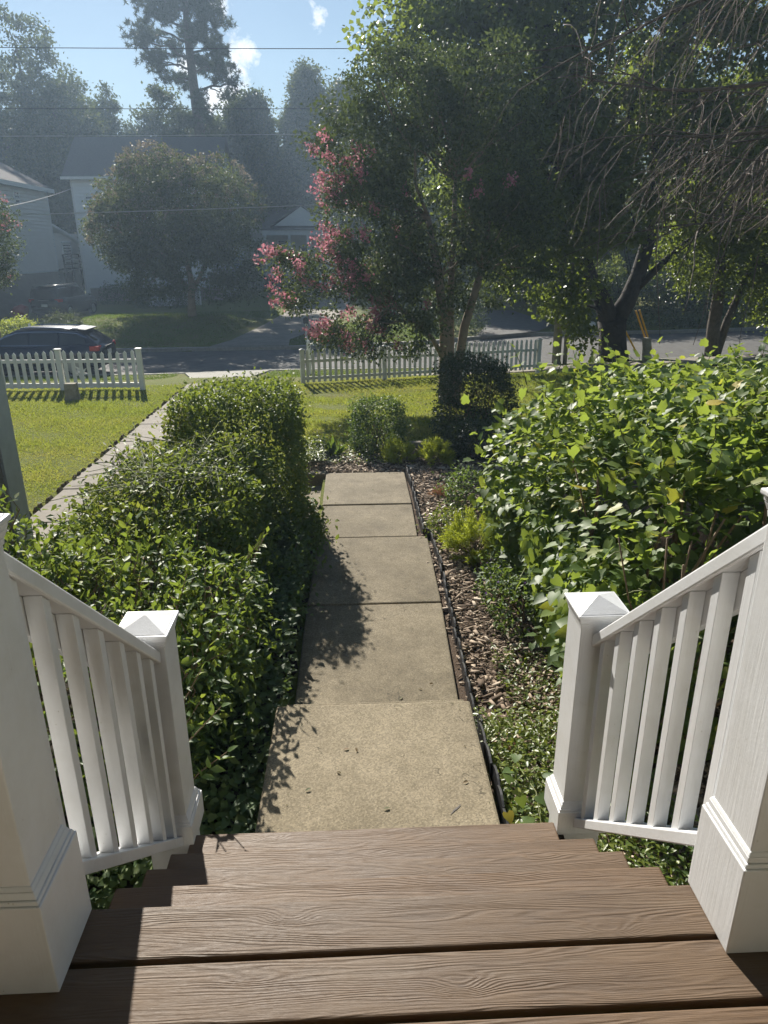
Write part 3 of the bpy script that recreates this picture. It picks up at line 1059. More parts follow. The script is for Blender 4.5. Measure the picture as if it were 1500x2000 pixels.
ex, sg_ = sprays(tips, 0.066, 6, 8)
h3 = hedge('privet_shrub', 'loose big leaved green shrub right beside the left stair railing', 'shrub', (-1.98, 3.75, -0.80), (1.12, 1.00, 0.60), 11000, 0.056, L_PRIVET, DIAMOND, p=3.4,
           ptmpl=OVAL, n_parts=300, stems=40, seed=4, bump=0.20, freq=3.4, wr=0.50, extra=ex, thick=0.45, stem_r=0.013, key='oval leaf', spread=0.4)
woody(h3, 'shoots', sg_, STEM, 4)
P, Nn = rbox(1900, (-0.86, 3.78, -0.68), (0.30, 0.62, 0.46), 2.4, 0.75, 15, 0.25, 4.0, -1.25)
A, N = leaf_frames(Nn, 0.6, 0.5, 0.8, -0.1)
Lx = 0.055 * RNG.uniform(0.6, 1.4, len(P))
foliage(h3, P, A, N, Lx, Lx * .5, L_PRIVET, DIAMOND, mass_name='side_foliage')
woody(h3, 'trunk', [([(-0.93, 4.0, -1.40), (-0.95, 4.02, -1.05), (-0.90, 4.04, -0.75), (-0.95, 4.1, -0.50)], [0.030, 0.026, 0.024, 0.018]),
                    ([(-0.90, 4.04, -0.80), (-0.82, 4.00, -0.66), (-0.78, 3.95, -0.58)], [0.016, 0.012, 0.010])], STEM, 7)

# dark ivy strip between the hedges and the path
def cover(name, label, cat, xr, yr, n, leaf, mat, tmpl, h=0.10, group=None, kind=None, wr=0.8, ptmpl=None, n_parts=0, edge=0.06, key='ivy', thing_=True, seed=1, mounds=0.12):
    X = RNG.uniform(*xr, size=n)
    Y = RNG.uniform(*yr, size=n)
    Z = ground_z(X, Y)
    mz = mounds * (0.5 + 0.5 * lump(np.stack([X, Y, X * 0], -1), 3.5, seed, 1.0)).clip(0, 1.6)
    P = np.stack([X, Y, Z + 0.015 + mz + h * RNG.random(n) ** 1.5], -1)
    up = np.tile(np.array([[0, 0, 1.0]]), (n, 1))
    A = unit(rvec(n) * np.array([1, 1, 0.3]) + np.array([0, -0.2, 0.05]))
    N = unit(up + rvec(n) * 0.55)
    L = leaf * RNG.uniform(0.6, 1.35, size=n)
    t = thing(name, label, cat, ((xr[0] + xr[1]) / 2, (yr[0] + yr[1]) / 2, gz((xr[0] + xr[1]) / 2, (yr[0] + yr[1]) / 2)), group)
    foliage(t, P, A, N, L, L * wr, mat, tmpl, ptmpl, n_parts, key=key)
    return t


cover('ivy_patch', 'dark ivy covering the ground between the hedge row and the path', 'ivy', (-1.5, -0.46), (2.3, 7.6), 14000, 0.052, L_GROUND, DIAMOND, 0.14, mounds=0.16, wr=0.75, ptmpl=HEART, n_parts=200, key='ivy leaf')
hedge('low_shrub', 'small bright leaved shrub spilling over the left edge of the path', 'shrub', (-0.62, 6.65, -1.22), (0.28, 0.45, 0.28), 2600, 0.05, L_BOX, DIAMOND, p=2.6, stems=8, seed=6, bump=0.15, freq=5, wr=0.6, ptmpl=OVAL, n_parts=40, key='small leaf')
hedge('low_shrub', 'dark low shrub under the hedge row, against the shaded path edge', 'shrub', (-0.72, 5.6, -1.22), (0.30, 0.85, 0.30), 3600, 0.045, L_GROUND, DIAMOND, p=2.6, stems=8, seed=7, bump=0.18, freq=4, wr=0.7)

# grass tuft and twigs poking out of the ivy are part of the leaf litter
# ------------------------------------------------------------------ big vine covered bush on the right
tips = []
rr_ = random.Random(5)
for _ in range(150):
    bx, by = rr_.uniform(1.5, 4.9), rr_.uniform(3.3, 6.9)
    tips.append(((bx, by, 0.36), (bx + rr_.uniform(-.2, .2), by + rr_.uniform(-.25, .1), rr_.uniform(.46, .66))))
tips += [((2.9, 4.6, 0.45), (2.75, 4.45, 0.98)), ((3.05, 4.7, 0.45), (3.0, 4.5, 0.86)), ((1.62, 6.6, 0.3), (1.45, 6.5, 0.66)), ((1.9, 6.7, 0.3), (1.85, 6.5, 0.66)),
         ((1.3, 5.4, -0.5), (1.05, 5.2, -0.25)), ((1.35, 5.0, -0.4), (1.12, 4.8, -0.22)), ((1.3, 4.6, -0.7), (1.08, 4.3, -0.62)), ((1.3, 4.2, -0.8), (1.1, 3.9, -0.85))]
ex, sg_ = sprays(tips, 0.080, 4, 9, drop=0.15)
vb = hedge('vine_covered_bush', 'large bush covered in broad bright green vine leaves, right of the path behind the railing', 'bush', (3.25, 5.05, -0.42), (1.95, 2.0, 0.94), 26000, 0.082, L_VINE, LOBED, p=3.0,
           ptmpl=LOBED, n_parts=300, stems=0, seed=8, bump=0.075, freq=1.7, wr=0.74, extra=ex, thick=0.26, up=1.15, out=0.7, rnd=0.55, droop=-0.22, key='lobed leaf', spread=0.45, zmin=-0.72,
           keep=lambda P, Nn: ~((P[:, 0] > 1.75 + .15 * np.sin(P[:, 2] * 9)) & (P[:, 1] < 4.3) & (P[:, 2] < .16 + lump(P, 3.0, 12, .12))))
woody(vb, 'shoots', sg_, GREENSTEM, 4)
# overgrown skirt on the path side and inner leaves that close the view into the hollow
n = 5200
P = np.stack([RNG.uniform(1.15, 1.75, n), RNG.uniform(3.2, 6.2, n), RNG.uniform(-1.25, -0.35, n)], -1)
P[:, 0] += 0.30 * np.clip(-0.45 - P[:, 2], 0, 1) + lump(P, 3.0, 4, 0.10)
A, N = leaf_frames(np.tile([[-0.8, -0.4, 0.1]], (n, 1)), 0.7, 0.4, 0.6, -0.45)
L = 0.085 * RNG.uniform(0.55, 1.4, n)
foliage(vb, P, A, N, L, L * 0.78, L_VINE, HEART, mass_name='trailing_foliage')
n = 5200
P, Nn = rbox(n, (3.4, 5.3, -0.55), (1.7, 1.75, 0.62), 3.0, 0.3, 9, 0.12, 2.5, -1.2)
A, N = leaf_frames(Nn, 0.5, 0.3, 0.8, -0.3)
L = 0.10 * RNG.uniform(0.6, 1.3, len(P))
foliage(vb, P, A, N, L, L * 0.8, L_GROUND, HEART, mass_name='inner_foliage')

segs = []
rr_ = random.Random(31)
for k in range(64):
    x, y_ = rr_.uniform(1.7, 4.6), rr_.uniform(3.3, 5.0)
    tx, ty = x + rr_.uniform(-.6, .6), y_ + rr_.uniform(-.9, .2)
    pts = [(x + (tx - x) * t + rr_.uniform(-.03, .03), y_ + (ty - y_) * t, gz(x, y_) - 0.03 + t * 1.45 + rr_.uniform(-.03, .03)) for t in (0, .25, .5, .75, 1)]
    rad = rr_.uniform(.006, .022)
    segs.append((pts, [rad, rad * .9, rad * .8, rad * .65, rad * .4]))
woody(vb, 'stems', segs, STEM, 5)
segs = []
for k in range(70):     # thin arching green shoots in the hollow
    x, y_ = rr_.uniform(1.4, 4.2), rr_.uniform(3.0, 3.9)
    z = rr_.uniform(-1.1, -0.2)
    dx, dz_ = rr_.uniform(-.5, .5), rr_.uniform(.1, .5)
    pts = [(x + dx * t, y_ - 0.15 * t, z + dz_ * (t - 0.8 * t * t) * 2) for t in (0, .25, .5, .75, 1)]
    segs.append((pts, [.004, .0038, .0034, .003, .002]))
woody(vb, 'runners', segs, GREENSTEM, 4)

# ------------------------------------------------------------------ planting bed right of the path
def sheet(name, xr, yr, nx, ny, mat, dz, wob=0.05, seed=2, kind='structure'):
    gx = np.linspace(*xr, nx)
    gy = np.linspace(*yr, ny)
    X, Y = np.meshgrid(gx, gy)
    rr = np.random.default_rng(seed)
    X[:, -1] += rr.normal(size=ny) * wob
    Y[-1, :] += rr.normal(size=nx) * wob
    Z = ground_z(X, Y) + dz
    V = np.stack([X, Y, Z], -1).reshape(-1, 3)
    i = np.arange((ny - 1) * (nx - 1))
    a = (i // (nx - 1)) * nx + i % (nx - 1)
    q = np.stack([a, a + 1, a + 1 + nx, a + nx], -1)
    o = link_mesh(name, np_mesh(name, V, q.ravel(), np.full(len(q), 4), mat, smooth=True))
    return tag(o, kind=kind)


sheet('mulch_bed', (0.600, 5.5), (1.2, 10.5), 40, 70, MULCH, 0.006)
sheet('mulch_bed', (-0.75, 0.735), (9.13, 10.35), 14, 12, MULCH, 0.008)
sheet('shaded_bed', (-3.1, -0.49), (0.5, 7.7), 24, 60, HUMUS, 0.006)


def chips(xr, yr, n, seed):
    X = RNG.uniform(*xr, size=n)
    Y = RNG.uniform(*yr, size=n)
    P = np.stack([X, Y, ground_z(X, Y) + 0.012 + 0.018 * RNG.random(n)], -1)
    ang = RNG.random(n) * 6.28
    A = np.stack([np.cos(ang), np.sin(ang), RNG.normal(scale=0.22, size=n)], -1)
    N = unit(np.array([[0, 0, 1.0]]) + rvec(n) * 0.45)
    L = RNG.gamma(3.0, 0.013, size=n).clip(0.012, 0.11)
    Wd = L * RNG.uniform(0.12, 0.4, size=n)
    return P, A, N, L, Wd


CHIPT = (np.array([(0, -.5, 0), (0, .5, 0), (1, .42, .0), (1, -.42, .0), (0, -.5, .12), (0, .5, .12), (1, .42, .10), (1, -.42, .10)]),
         [(4, 7, 6, 5), (0, 4, 5, 1), (1, 5, 6, 2), (2, 6, 7, 3), (3, 7, 4, 0)])
c1 = chips((0.72, 2.6), (2.3, 9.6), 21000, 1)
c2 = chips((-0.7, 0.9), (9.15, 10.3), 3500, 2)
cc = [np.concatenate([a, b]) for a, b in zip(c1, c2)]
o = link_mesh('wood_chips', leaves_mesh('wood_chips', CHIPT, *cc, CHIP))
tag(o, 'grey brown wood chip mulch spread over the bed beside the path', 'mulch', kind='stuff')

# scalloped black plastic edging between path and bed
ed = thing('garden_edging', 'black plastic garden edging along the right side of the path', 'edging', (0.72, 5.5, -1.3))
pe = [(0.672, 2.5, -1.02), (0.69, 3.0, -1.05), (0.700, 3.45, -1.12), (0.715, 3.75, -1.25), (0.735, 4.5, -1.27), (0.75, 5.3, -1.265), (0.775, 6.0, -1.265), (0.765, 6.76, -1.26), (0.69, 6.84, -1.26), (0.685, 7.7, -1.26), (0.70, 8.4, -1.24), (0.665, 9.05, -1.24)]
rr_ = random.Random(3)
for a, b in zip(pe[:-1], pe[1:]):
    a, b = Vector(a), Vector(b)
    d = b - a
    k = max(1, int(d.length / 0.16))
    for j in range(k):
        p, q = a + d * (j / k), a + d * ((j + 0.97) / k)
        tilt = rr_.uniform(-0.012, 0.012)
        h = 0.05 + rr_.uniform(-0.006, 0.008)
        m = MB()
        nrm = Vector((d.y, -d.x, 0)).normalized() * 0.006
        sgm = 5
        top = []
        for i in range(sgm + 1):
            t = i / sgm
            c = p + (q - p) * t
            top.append((c, h * (0.55 + 0.45 * math.sin(math.pi * t))))
        vv = []
        for c, hh in top:
            for sgn in (-1, 1):
                vv.append(c + nrm * sgn + Vector((0, 0, -0.09)))
                vv.append(c + nrm * sgn + Vector((tilt, 0, hh)))
        ff = []
        for i in range(sgm):
            b0 = 4 * i
            ff += [(b0, b0 + 4, b0 + 5, b0 + 1), (b0 + 2, b0 + 3, b0 + 7, b0 + 6), (b0 + 1, b0 + 5, b0 + 7, b0 + 3)]
        ff += [(0, 1, 3, 2), (4 * sgm, 4 * sgm + 2, 4 * sgm + 3, 4 * sgm + 1)]
        m.add(vv, ff).build('edging_segment', BLACKPLASTIC, ed)


def tuft(name, label, cat, c, r, n, leaf, mat, tmpl=BLADE, wr=0.14, group=None, up=0.8, core=6, stem_mat=None, n_stems=8):
    """a bushy little plant: upright shoots with narrow leaves round them"""
    z0 = gz(c[0], c[1])
    t = thing(name, label, cat, (c[0], c[1], z0), group)
    shoots = 90
    D = rvec(shoots)
    D[:, 2] = np.abs(D[:, 2]) * 0.9 + 0.15
    D = unit(D)
    base = np.array([c[0], c[1], z0])
    tip = base + D * np.array(r) * RNG.uniform(0.75, 1.08, size=(shoots, 1))
    k = RNG.integers(0, shoots, size=n)
    f = RNG.uniform(0.45, 1.0, size=n) ** 0.7
    P = base + (tip[k] - base) * f[:, None] + RNG.normal(size=(n, 3)) * 0.012
    A = unit(D[k] * up + rvec(n) * 0.75)
    N = rvec(n)
    L = leaf * RNG.uniform(0.7, 1.25, size=n)
    foliage(t, P, A, N, L, L * wr, mat, tmpl)
    segs = []
    for i in range(n_stems):
        segs.append(([base, base + (tip[i] - base) * 0.5, tip[i]], [0.006, 0.005, 0.003]))
    woody(t, 'stems', segs, stem_mat or GREENSTEM, 4)
    return t


GG = 'golden needle shrubs in the bed'
tuft('golden_shrub', 'largest golden yellow needle shrub, half way along the bed by the bush', 'shrub', (1.16, 6.35, 0), (0.36, 0.36, 0.46), 12000, 0.042, L_GOLD, wr=0.14, group=GG)
tuft('golden_shrub', 'small golden shrub crowded beside the largest one, under the bush edge', 'shrub', (1.50, 6.05, 0), (0.28, 0.30, 0.38), 2600, 0.055, L_GOLD, wr=0.14, group=GG)
tuft('golden_shrub', 'small golden shrub at the far end of the bed, right of the path end', 'shrub', (1.13, 9.55, 0), (0.28, 0.28, 0.36), 3600, 0.06, L_GOLD, wr=0.14, group=GG)
tuft('golden_shrub', 'dull yellow green tuft in front of the small boxy shrub', 'shrub', (0.62, 9.65, 0), (0.28, 0.24, 0.32), 3200, 0.06, L_GOLD, wr=0.12, group=GG)
hedge('boxy_shrub', 'small upright boxy green shrub on the lawn edge beyond the path', 'shrub', (0.33, 10.35, -0.98), (0.40, 0.34, 0.44), 6500, 0.042, L_GROUND, DIAMOND, p=3.4, stems=12, seed=12, bump=0.12, freq=4, wr=0.6)
hedge('dark_shrub', 'dark rounded evergreen shrub in front of the crape myrtle trunk', 'shrub', (1.95, 11.4, -0.80), (0.62, 0.55, 0.78), 11000, 0.055, L_DARK, DIAMOND, p=2.6, stems=18, seed=13, bump=0.12, freq=3, wr=0.5)
hedge('dark_shrub', 'low dark shrub beneath the bigger dark one, above the stone border', 'shrub', (1.85, 9.9, -1.12), (0.65, 0.38, 0.30), 4200, 0.05, L_DARK, DIAMOND, p=2.4, stems=8, seed=14, bump=0.15, freq=3, wr=0.5)
hedge('leafy_perennial', 'small dark leafy plant in the mulch left of the big bush', 'plant', (1.35, 7.7, -1.15), (0.28, 0.28, 0.24), 1500, 0.05, L_GROUND, DIAMOND, p=2.2, stems=6, seed=15, bump=0.2, freq=5, wr=0.5)
hedge('leafy_perennial', 'low grey green plant by the edging, nearer than the golden shrub', 'plant', (0.95, 7.0, -1.25), (0.20, 0.28, 0.14), 1100, 0.04, L_PERI, DIAMOND, p=2.2, stems=4, seed=16, bump=0.2, freq=5, wr=0.5)
pf = hedge('flowering_plant', 'green plant dotted with purple flowers under the left edge of the big bush', 'plant', (1.32, 5.15, -1.17), (0.26, 0.50, 0.24), 3200, 0.042, L_GROUND, DIAMOND, p=2.3, stems=8, seed=17, bump=0.2, freq=4, wr=0.55)
n = 70
P, Nn = rbox(n, (1.32, 5.2, -1.15), (0.27, 0.55, 0.26), 2.3, 0.1, 3, 0.2, 4)
P = P[P[:, 2] > -1.2]
n = len(P)
foliage(pf, P, rvec(n), rvec(n), 0.020, 0.018, L_PURPLE, HEART, mass_name='flowers')
tuft('dry_fern', 'dry reddish brown fern clump in the mulch', 'fern', (1.06, 8.15, 0), (0.16, 0.16, 0.14), 420, 0.055, L_RUST, wr=0.16, n_stems=6, stem_mat=STEM)
tuft('dry_fern', 'small rusty fern among the ground cover near the steps', 'fern', (0.88, 3.42, 0), (0.07, 0.07, 0.10), 160, 0.03, L_RUST, wr=0.35, n_stems=3, stem_mat=STEM)
# upright broad leaved plant left of the boxy shrub
t = thing('broad_leaf_plant', 'dark plant with upright broad leaves beyond the path end', 'plant', (-0.38, 10.0, gz(-0.38, 10.0)))
n = 26
D = rvec(n)
D[:, 2] = np.abs(D[:, 2]) + 0.7
P = np.array([-0.38, 10.0, gz(-0.38, 10.0)]) + RNG.normal(size=(n, 3)) * np.array([.07, .05, 0.02]) + np.array([0, 0, .03])
foliage(t, P, unit(D), rvec(n), RNG.uniform(.16, .32, n), 0.075, L_GROUND, OVAL)
cover('yellow_ground_cover', 'yellowish ground cover behind the side steps', 'plants', (-0.95, -0.42), (9.2, 10.1), 1700, 0.05, L_PERI, DIAMOND, 0.12, mounds=0.16, wr=0.5, seed=5)
cover('ground_cover', 'sparse green sprouts along the bed behind the path end', 'plants', (-0.42, 0.7), (9.5, 10.5), 900, 0.05, L_PERI, DIAMOND, 0.08, mounds=0.04, wr=0.5, seed=6)
gc = cover('ground_cover', 'bright green ground cover between the path edging and the right newel', 'plants', (0.70, 1.55), (2.15, 3.65), 6500, 0.036, L_PERI, DIAMOND, 0.16, mounds=0.18, wr=0.52, ptmpl=OVAL, n_parts=160, seed=8, key='peri leaf')
cover('ground_cover', 'thin green sprouts in the mulch below the flowering plant', 'plants', (0.95, 1.6), (3.65, 4.5), 900, 0.036, L_PERI, DIAMOND, 0.10, mounds=0.08, wr=0.52, seed=9)
# heart leaved shoot among it
t = thing('heart_leaf_vine', 'little vine with bright heart shaped leaves beside the landing slab', 'vine', (0.78, 2.55, gz(0.78, 2.55)))
n = 16
P = np.stack([0.80 + RNG.normal(scale=.07, size=n), np.linspace(2.32, 2.85, n), np.full(n, -0.90) + RNG.uniform(-.04, .07, n)], -1)
A, N = leaf_frames(np.tile([[-.3, -.5, .3]], (n, 1)), 0.9, .6, .6, -.1)
foliage(t, P, A, N, 0.058, 0.058, L_VINE, HEART, HEART, 16, key='heart leaf')
woody(t, 'stems', [([(0.80, 2.3, -1.05), (0.80, 2.45, -0.93), (0.82, 2.65, -0.90), (0.79, 2.85, -0.93)], 0.003)], GREENSTEM, 4)

# stone border of the lawn beyond the bed
sb = thing('stone_border', 'row of low rough stones edging the lawn beyond the bed', 'border', (1.5, 10.6, gz(1.5, 10.6)))
rr_ = random.Random(8)
x = 0.82
while x < 3.4:
    w = rr_.uniform(0.22, 0.4)
    y_ = 10.55 + 0.05 * math.sin(x * 3)
    z = gz(x, y_)
    MB().frustum(x + w / 2, y_, z - 0.05, z + rr_.uniform(0.05, 0.085), w - 0.015, w - 0.05, 0.17, 0.12).build('stone', STONE, sb, bevel=0.018)
    x += w
# bricks glimpsed below the bush
bs = thing('brick_stack', 'little stack of buff bricks half hidden under the big bush', 'bricks', (1.95, 4.55, gz(1.95, 4.55)))
for k, (dx, dy, z, a) in enumerate([(0, 0, 0, .1), (.21, .02, 0, -.05), (.02, .02, .068, .2), (.22, .0, .068, .02), (.05, 0, .136, -.1), (.24, .03, .136, .1), (.08, .02, .204, .15), (.10, .0, .272, .02), (.09, .02, .34, -.08), (.11, 0, .408, .1)]):
    o = MB().box(-.1, .1, -.048, .048, 0, .062).build('brick', BRICK, bs, local=True, bevel=0.004, seg=1)
    o.location = (dx, dy, z)
    o.rotation_euler = (0, 0, a)

# bits of leaf lying on the slabs
rr_ = random.Random(12)
for k, (x, y_, z) in enumerate([(-0.02, 3.02, -0.94), (-0.06, 3.05, -0.94), (-0.27, 2.75, -0.94), (0.13, 2.62, -0.94), (0.42, 4.05, -1.28), (0.50, 4.12, -1.28), (-0.10, 2.86, -0.94), (0.26, 3.95, -1.28), (0.52, 2.78, -0.94), (0.20, 8.30, -1.274)]):
    n = 1
    P = np.array([[x, y_, z + 0.004]])
    me = leaves_mesh('fallen_leaf', OVAL, P, np.array([[rr_.uniform(-1, 1), rr_.uniform(-1, 1), 0.12]]), np.array([[rr_.uniform(-.4, .4), rr_.uniform(-.3, .3), 1]]), 0.032 if k != 9 else .05, 0.014, DRYLEAF)
    lab = ['curled leaf scrap left of the middle of the landing slab', 'leaf scrap touching another one left of the landing slab middle', 'leaf scrap in the leaf shadow at the left of the landing slab', 'dark crumb of leaf near the bottom step, mid slab',
           'leaf scrap with a thin twig at the near right end of the lower path', 'larger leaf scrap beside the edging, just past the drop of the path', 'tiny green leaf scrap at the centre left of the landing slab', 'dark leaf scrap in the middle of the path just past the drop',
           'pale leaf scrap at the right rim of the landing slab', 'dark dry leaf alone on the farthest slab of the path'][k]
    tag(link_mesh('fallen_leaf', me), lab, 'leaf', 'leaf scraps lying on the path')
n = 420
X = RNG.uniform(-.44, .64, n)
Y = np.where(RNG.random(n) < .5, RNG.uniform(2.3, 9.0, n), RNG.choice([3.46, 3.72, 5.31, 6.78, 7.77], n) + RNG.normal(scale=.05, size=n))
X = np.where(RNG.random(n) < .55, np.where(RNG.random(n) < .5, -.40 + np.abs(RNG.normal(scale=.05, size=n)), .60 - np.abs(RNG.normal(scale=.06, size=n))), X)
Zs = np.where(Y < 3.44, -.94, np.where(Y < 3.71, -1.11, -1.279))
P = np.stack([X, Y, Zs + .004], -1)
A = rvec(n) * np.array([1, 1, .12])
o = link_mesh('leaf_litter', leaves_mesh('leaf_litter', DIAMOND, P, A, np.array([[0, 0, 1.0]]) + rvec(n) * .3, RNG.gamma(2.5, .0045, n).clip(.004, .03), RNG.uniform(.003, .008, n), DRYLEAF))
tag(o, 'crumbs of dry leaf along the joints and edges of the path', 'leaf litter', kind='stuff')
pp = [(math.cos(a) * r_ * 0.035, math.sin(a) * r_ * 0.018) for a, r_ in zip(np.linspace(0, 6.28, 14)[:-1], [1, .8, .95, .6, .9, 1.1, .7, .9, 1.2, .8, .6, .9, 1.0])]
m = MB().add([(0.435 + p * .8 + q * .6, 2.60 + q + p * .75, -0.9375) for p, q in pp], [tuple(range(13))])
m.build('stain', plain('dark grey spot', (0.10, 0.09, 0.085), (0.15, 0.135, 0.12), 30, .8), gp)

# ------------------------------------------------------------------ lawn blades
def lawn(name, label, poly_fn, xr, yr, n, mat, h=0.055, w=0.012):
    X = RNG.uniform(*xr, size=n)
    Y = RNG.uniform(*yr, size=n)
    k = poly_fn(X, Y)
    X, Y = X[k], Y[k]
    n = len(X)
    P = np.stack([X, Y, ground_z(X, Y) - 0.004], -1)
    A = unit(rvec(n) * np.array([.75, .75, .25]) + np.array([0, 0, .95]))
    bare = lump(np.stack([X, Y, X * 0], -1), 1.9, 23) + RNG.normal(scale=.5, size=n) < 1.25
    X, Y, P, A = X[bare], Y[bare], P[bare], A[bare]
    n = len(X)
    patch = (0.5 + 0.35 * lump(np.stack([X, Y, X * 0], -1), 1.4, 3) + RNG.normal(scale=.22, size=n)).clip(0, .999)
    L = h * RNG.uniform(.5, 1.5, n) * (0.75 + 0.35 * lump(np.stack([X, Y, X * 0], -1), 2.6, 8))
    o = link_mesh(name, leaves_mesh(name, TRI, P, A, rvec(n), L, w * RNG.uniform(.7, 1.4, n), mat, patch))
    return tag(o, label, 'grass', kind='stuff')


lawn('grass', 'sunlit yellow green lawn on the left, between walk and house wing', lambda X, Y: (X < -4.24 + 0.05 * np.sin(Y * 5)) & (Y < 18.55), (-11, -4.15), (6.5, 18.6), 190000, L_GRASS, .05, .016)
lawn('grass', 'sunlit lawn beyond the path, in front of the right hand picket fence',
     lambda X, Y: (X > -3.3) & ((X > -2.1) | (Y > 11.2)) & (Y < 18.70 + np.maximum(0, X + 1.3) * 0.27) & ~((X > .75) & (Y < 10.7)), (-3.3, 8.5), (10.0, 20.5), 210000, L_GRASS, .055, .018)
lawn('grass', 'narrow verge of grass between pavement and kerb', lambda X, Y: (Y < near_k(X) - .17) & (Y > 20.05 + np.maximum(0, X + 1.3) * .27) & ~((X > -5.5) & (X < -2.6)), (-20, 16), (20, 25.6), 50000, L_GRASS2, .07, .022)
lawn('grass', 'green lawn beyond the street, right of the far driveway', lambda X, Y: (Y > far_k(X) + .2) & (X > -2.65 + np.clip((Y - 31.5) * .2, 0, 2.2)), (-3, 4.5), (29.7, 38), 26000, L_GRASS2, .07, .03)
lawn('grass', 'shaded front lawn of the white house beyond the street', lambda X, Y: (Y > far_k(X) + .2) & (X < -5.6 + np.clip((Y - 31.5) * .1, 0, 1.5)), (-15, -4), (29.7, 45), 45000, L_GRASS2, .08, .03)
# soil lip where the lawn meets the walk
m = MB()
yy = 7.0
rr_ = random.Random(14)
while yy < 18:
    w = rr_.uniform(.08, .22)
    m.frustum(-4.27 + rr_.uniform(-.02, .03), yy, -1.80, -1.715 + rr_.uniform(0, .02), rr_.uniform(.05, .12), .02, w, w * .5)
    yy += w * rr_.uniform(.8, 2.2)
tag(m.build('turf_edge', bed_mat('crumbly turf edge', (.05, .04, .02), (.12, .10, .04))), 'crumbly dark turf edge along the left of the walk', 'turf', kind='stuff')

# ------------------------------------------------------------------ picket fences
def picket_outline(w, h, kind):
    if kind == 'spear':
        return [(-w / 2, 0), (w / 2, 0), (w / 2, h - .055), (0, h), (-w / 2, h - .055)]
    return [(-w / 2, 0), (w / 2, 0), (w / 2, h - .13), (w * .32, h - .115), (w * .5, h - .07), (w * .28, h - .025), (0, h), (-w * .28, h - .025), (-w * .5, h - .07), (-w * .32, h - .115), (-w / 2, h - .13)]


def fence(label, a, b, zg, posts, spacing, w, kind, height, rails, post_h, mat, post_w, capkind, dip=0.0, proud=0.012):
    a, b = Vector((*a, 0)), Vector((*b, 0))
    d = (b - a)
    Ln = d.length
    ang = math.atan2(d.y, d.x)
    t = thing('picket_fence', label, 'fence', (a.x, a.y, zg), rotz=ang)
    shared = {}
    pos = [p * Ln for p in posts]
    for p in pos:
        m = MB().box(p - post_w / 2, p + post_w / 2, -post_w / 2, post_w / 2, -0.1, post_h)
        po = m.build('post', mat, t, local=True, bevel=.004, seg=1)
        c = MB()
        if capkind == 'flat':
            c.frustum(p, 0, post_h + .0005, post_h + .02, post_w + .035, post_w + .045)
            c.frustum(p, 0, post_h + .0205, post_h + .035, post_w + .045, post_w + .015)
        else:
            c.frustum(p, 0, post_h + .0005, post_h + .018, post_w + .03, post_w + .03)
            c.frustum(p, 0, post_h + .0185, post_h + .05, post_w + .02, .03)
        c.build('cap', mat, po, local=True, bevel=.003, seg=1)
    for i in range(len(pos) - 1):
        p0, p1 = pos[i] + post_w / 2, pos[i + 1] - post_w / 2
        for (rz, rh) in rails:
            MB().box(p0, p1, 0.0, 0.032, rz, rz + rh).build('rail', mat, t, local=True, bevel=.003, seg=1)
        n = max(1, round((p1 - p0) / spacing))
        for k in range(n):
            x = p0 + (k + .5) * (p1 - p0) / n
            u = (k + .5) / n
            h = round(height - dip * math.sin(math.pi * u) * 1.0, 2)
            if h not in shared:
                shared[h] = MB().prism(picket_outline(w, h, kind), 'y', -proud - .012, -0.0015).mesh('picket', mat)
            o = bpy.data.objects.new('picket', shared[h])
            COL.objects.link(o)
            o.parent = t
            o.location = (x, 0, 0.045 + random.uniform(-.004, .004))
            o.rotation_euler = (0, random.uniform(-.006, .006), 0)
    return t


fence('white picket fence on the left lawn with pointed pickets and flat post caps', (-11.10, 18.08), (-5.25, 17.96), -1.755, [0, .333, .665, 1.0], 0.178, 0.085, 'spear', 0.94,
      [(0.055, .11), (0.66, .085)], 0.975, WHITE_PLAIN, .115, 'flat', dip=.06)
fence('off-white picket fence beyond the right lawn with notched finial pickets', (-1.29, 18.40), (5.22, 20.10), -1.765, [0, .325, .665, 1.0], 0.148, 0.072, 'gothic', 0.84,
      [(0.11, .075), (0.545, .075)], 0.86, FENCE_GREY, .105, 'peak')
# metal star hung on the left fence
sm = MB()
cx, cy_, cz = -6.72, 18.025, -1.33
for k in range(8):
    a = k * math.pi / 4 + .2
    b = a + .45
    sm.prism([(cx, cz), (cx + .09 * math.cos(a - .1), cz + .09 * math.sin(a - .1)), (cx + .20 * math.cos(b), cz + .20 * math.sin(b)), (cx + .10 * math.cos(b + .12), cz + .10 * math.sin(b + .12))], 'y', cy_ - .050 - .001 * k, cy_ - .040 - .001 * k)
tag(sm.build('pinwheel_ornament', WHITE_PLAIN), 'white pinwheel shaped ornament hung on the left picket fence', 'ornament')
sbk = MB().frustum(-6.53, 16.75, -1.80, -1.375, .30, .25, .22, .18).build('stone_marker', STONE, bevel=.012)
tag(sbk, 'squat tan stone block standing on the lawn before the left fence', 'stone block')
gp_ = thing('green_post', 'weathered grey green post behind the big bush, near the yellow guy guards', 'post', (8.46, 20.5, -1.85))
MB().tube([(8.52, 20.5, -2.0), (8.46, 20.5, -1.2), (8.42, 20.5, -0.96)], .125, 12).build('shaft', STONE, gp_, smooth=False)
MB().tube([(8.418, 20.5, -0.958), (8.414, 20.5, -0.93)], [.135, .12], 12).build('cap', STONE, gp_)

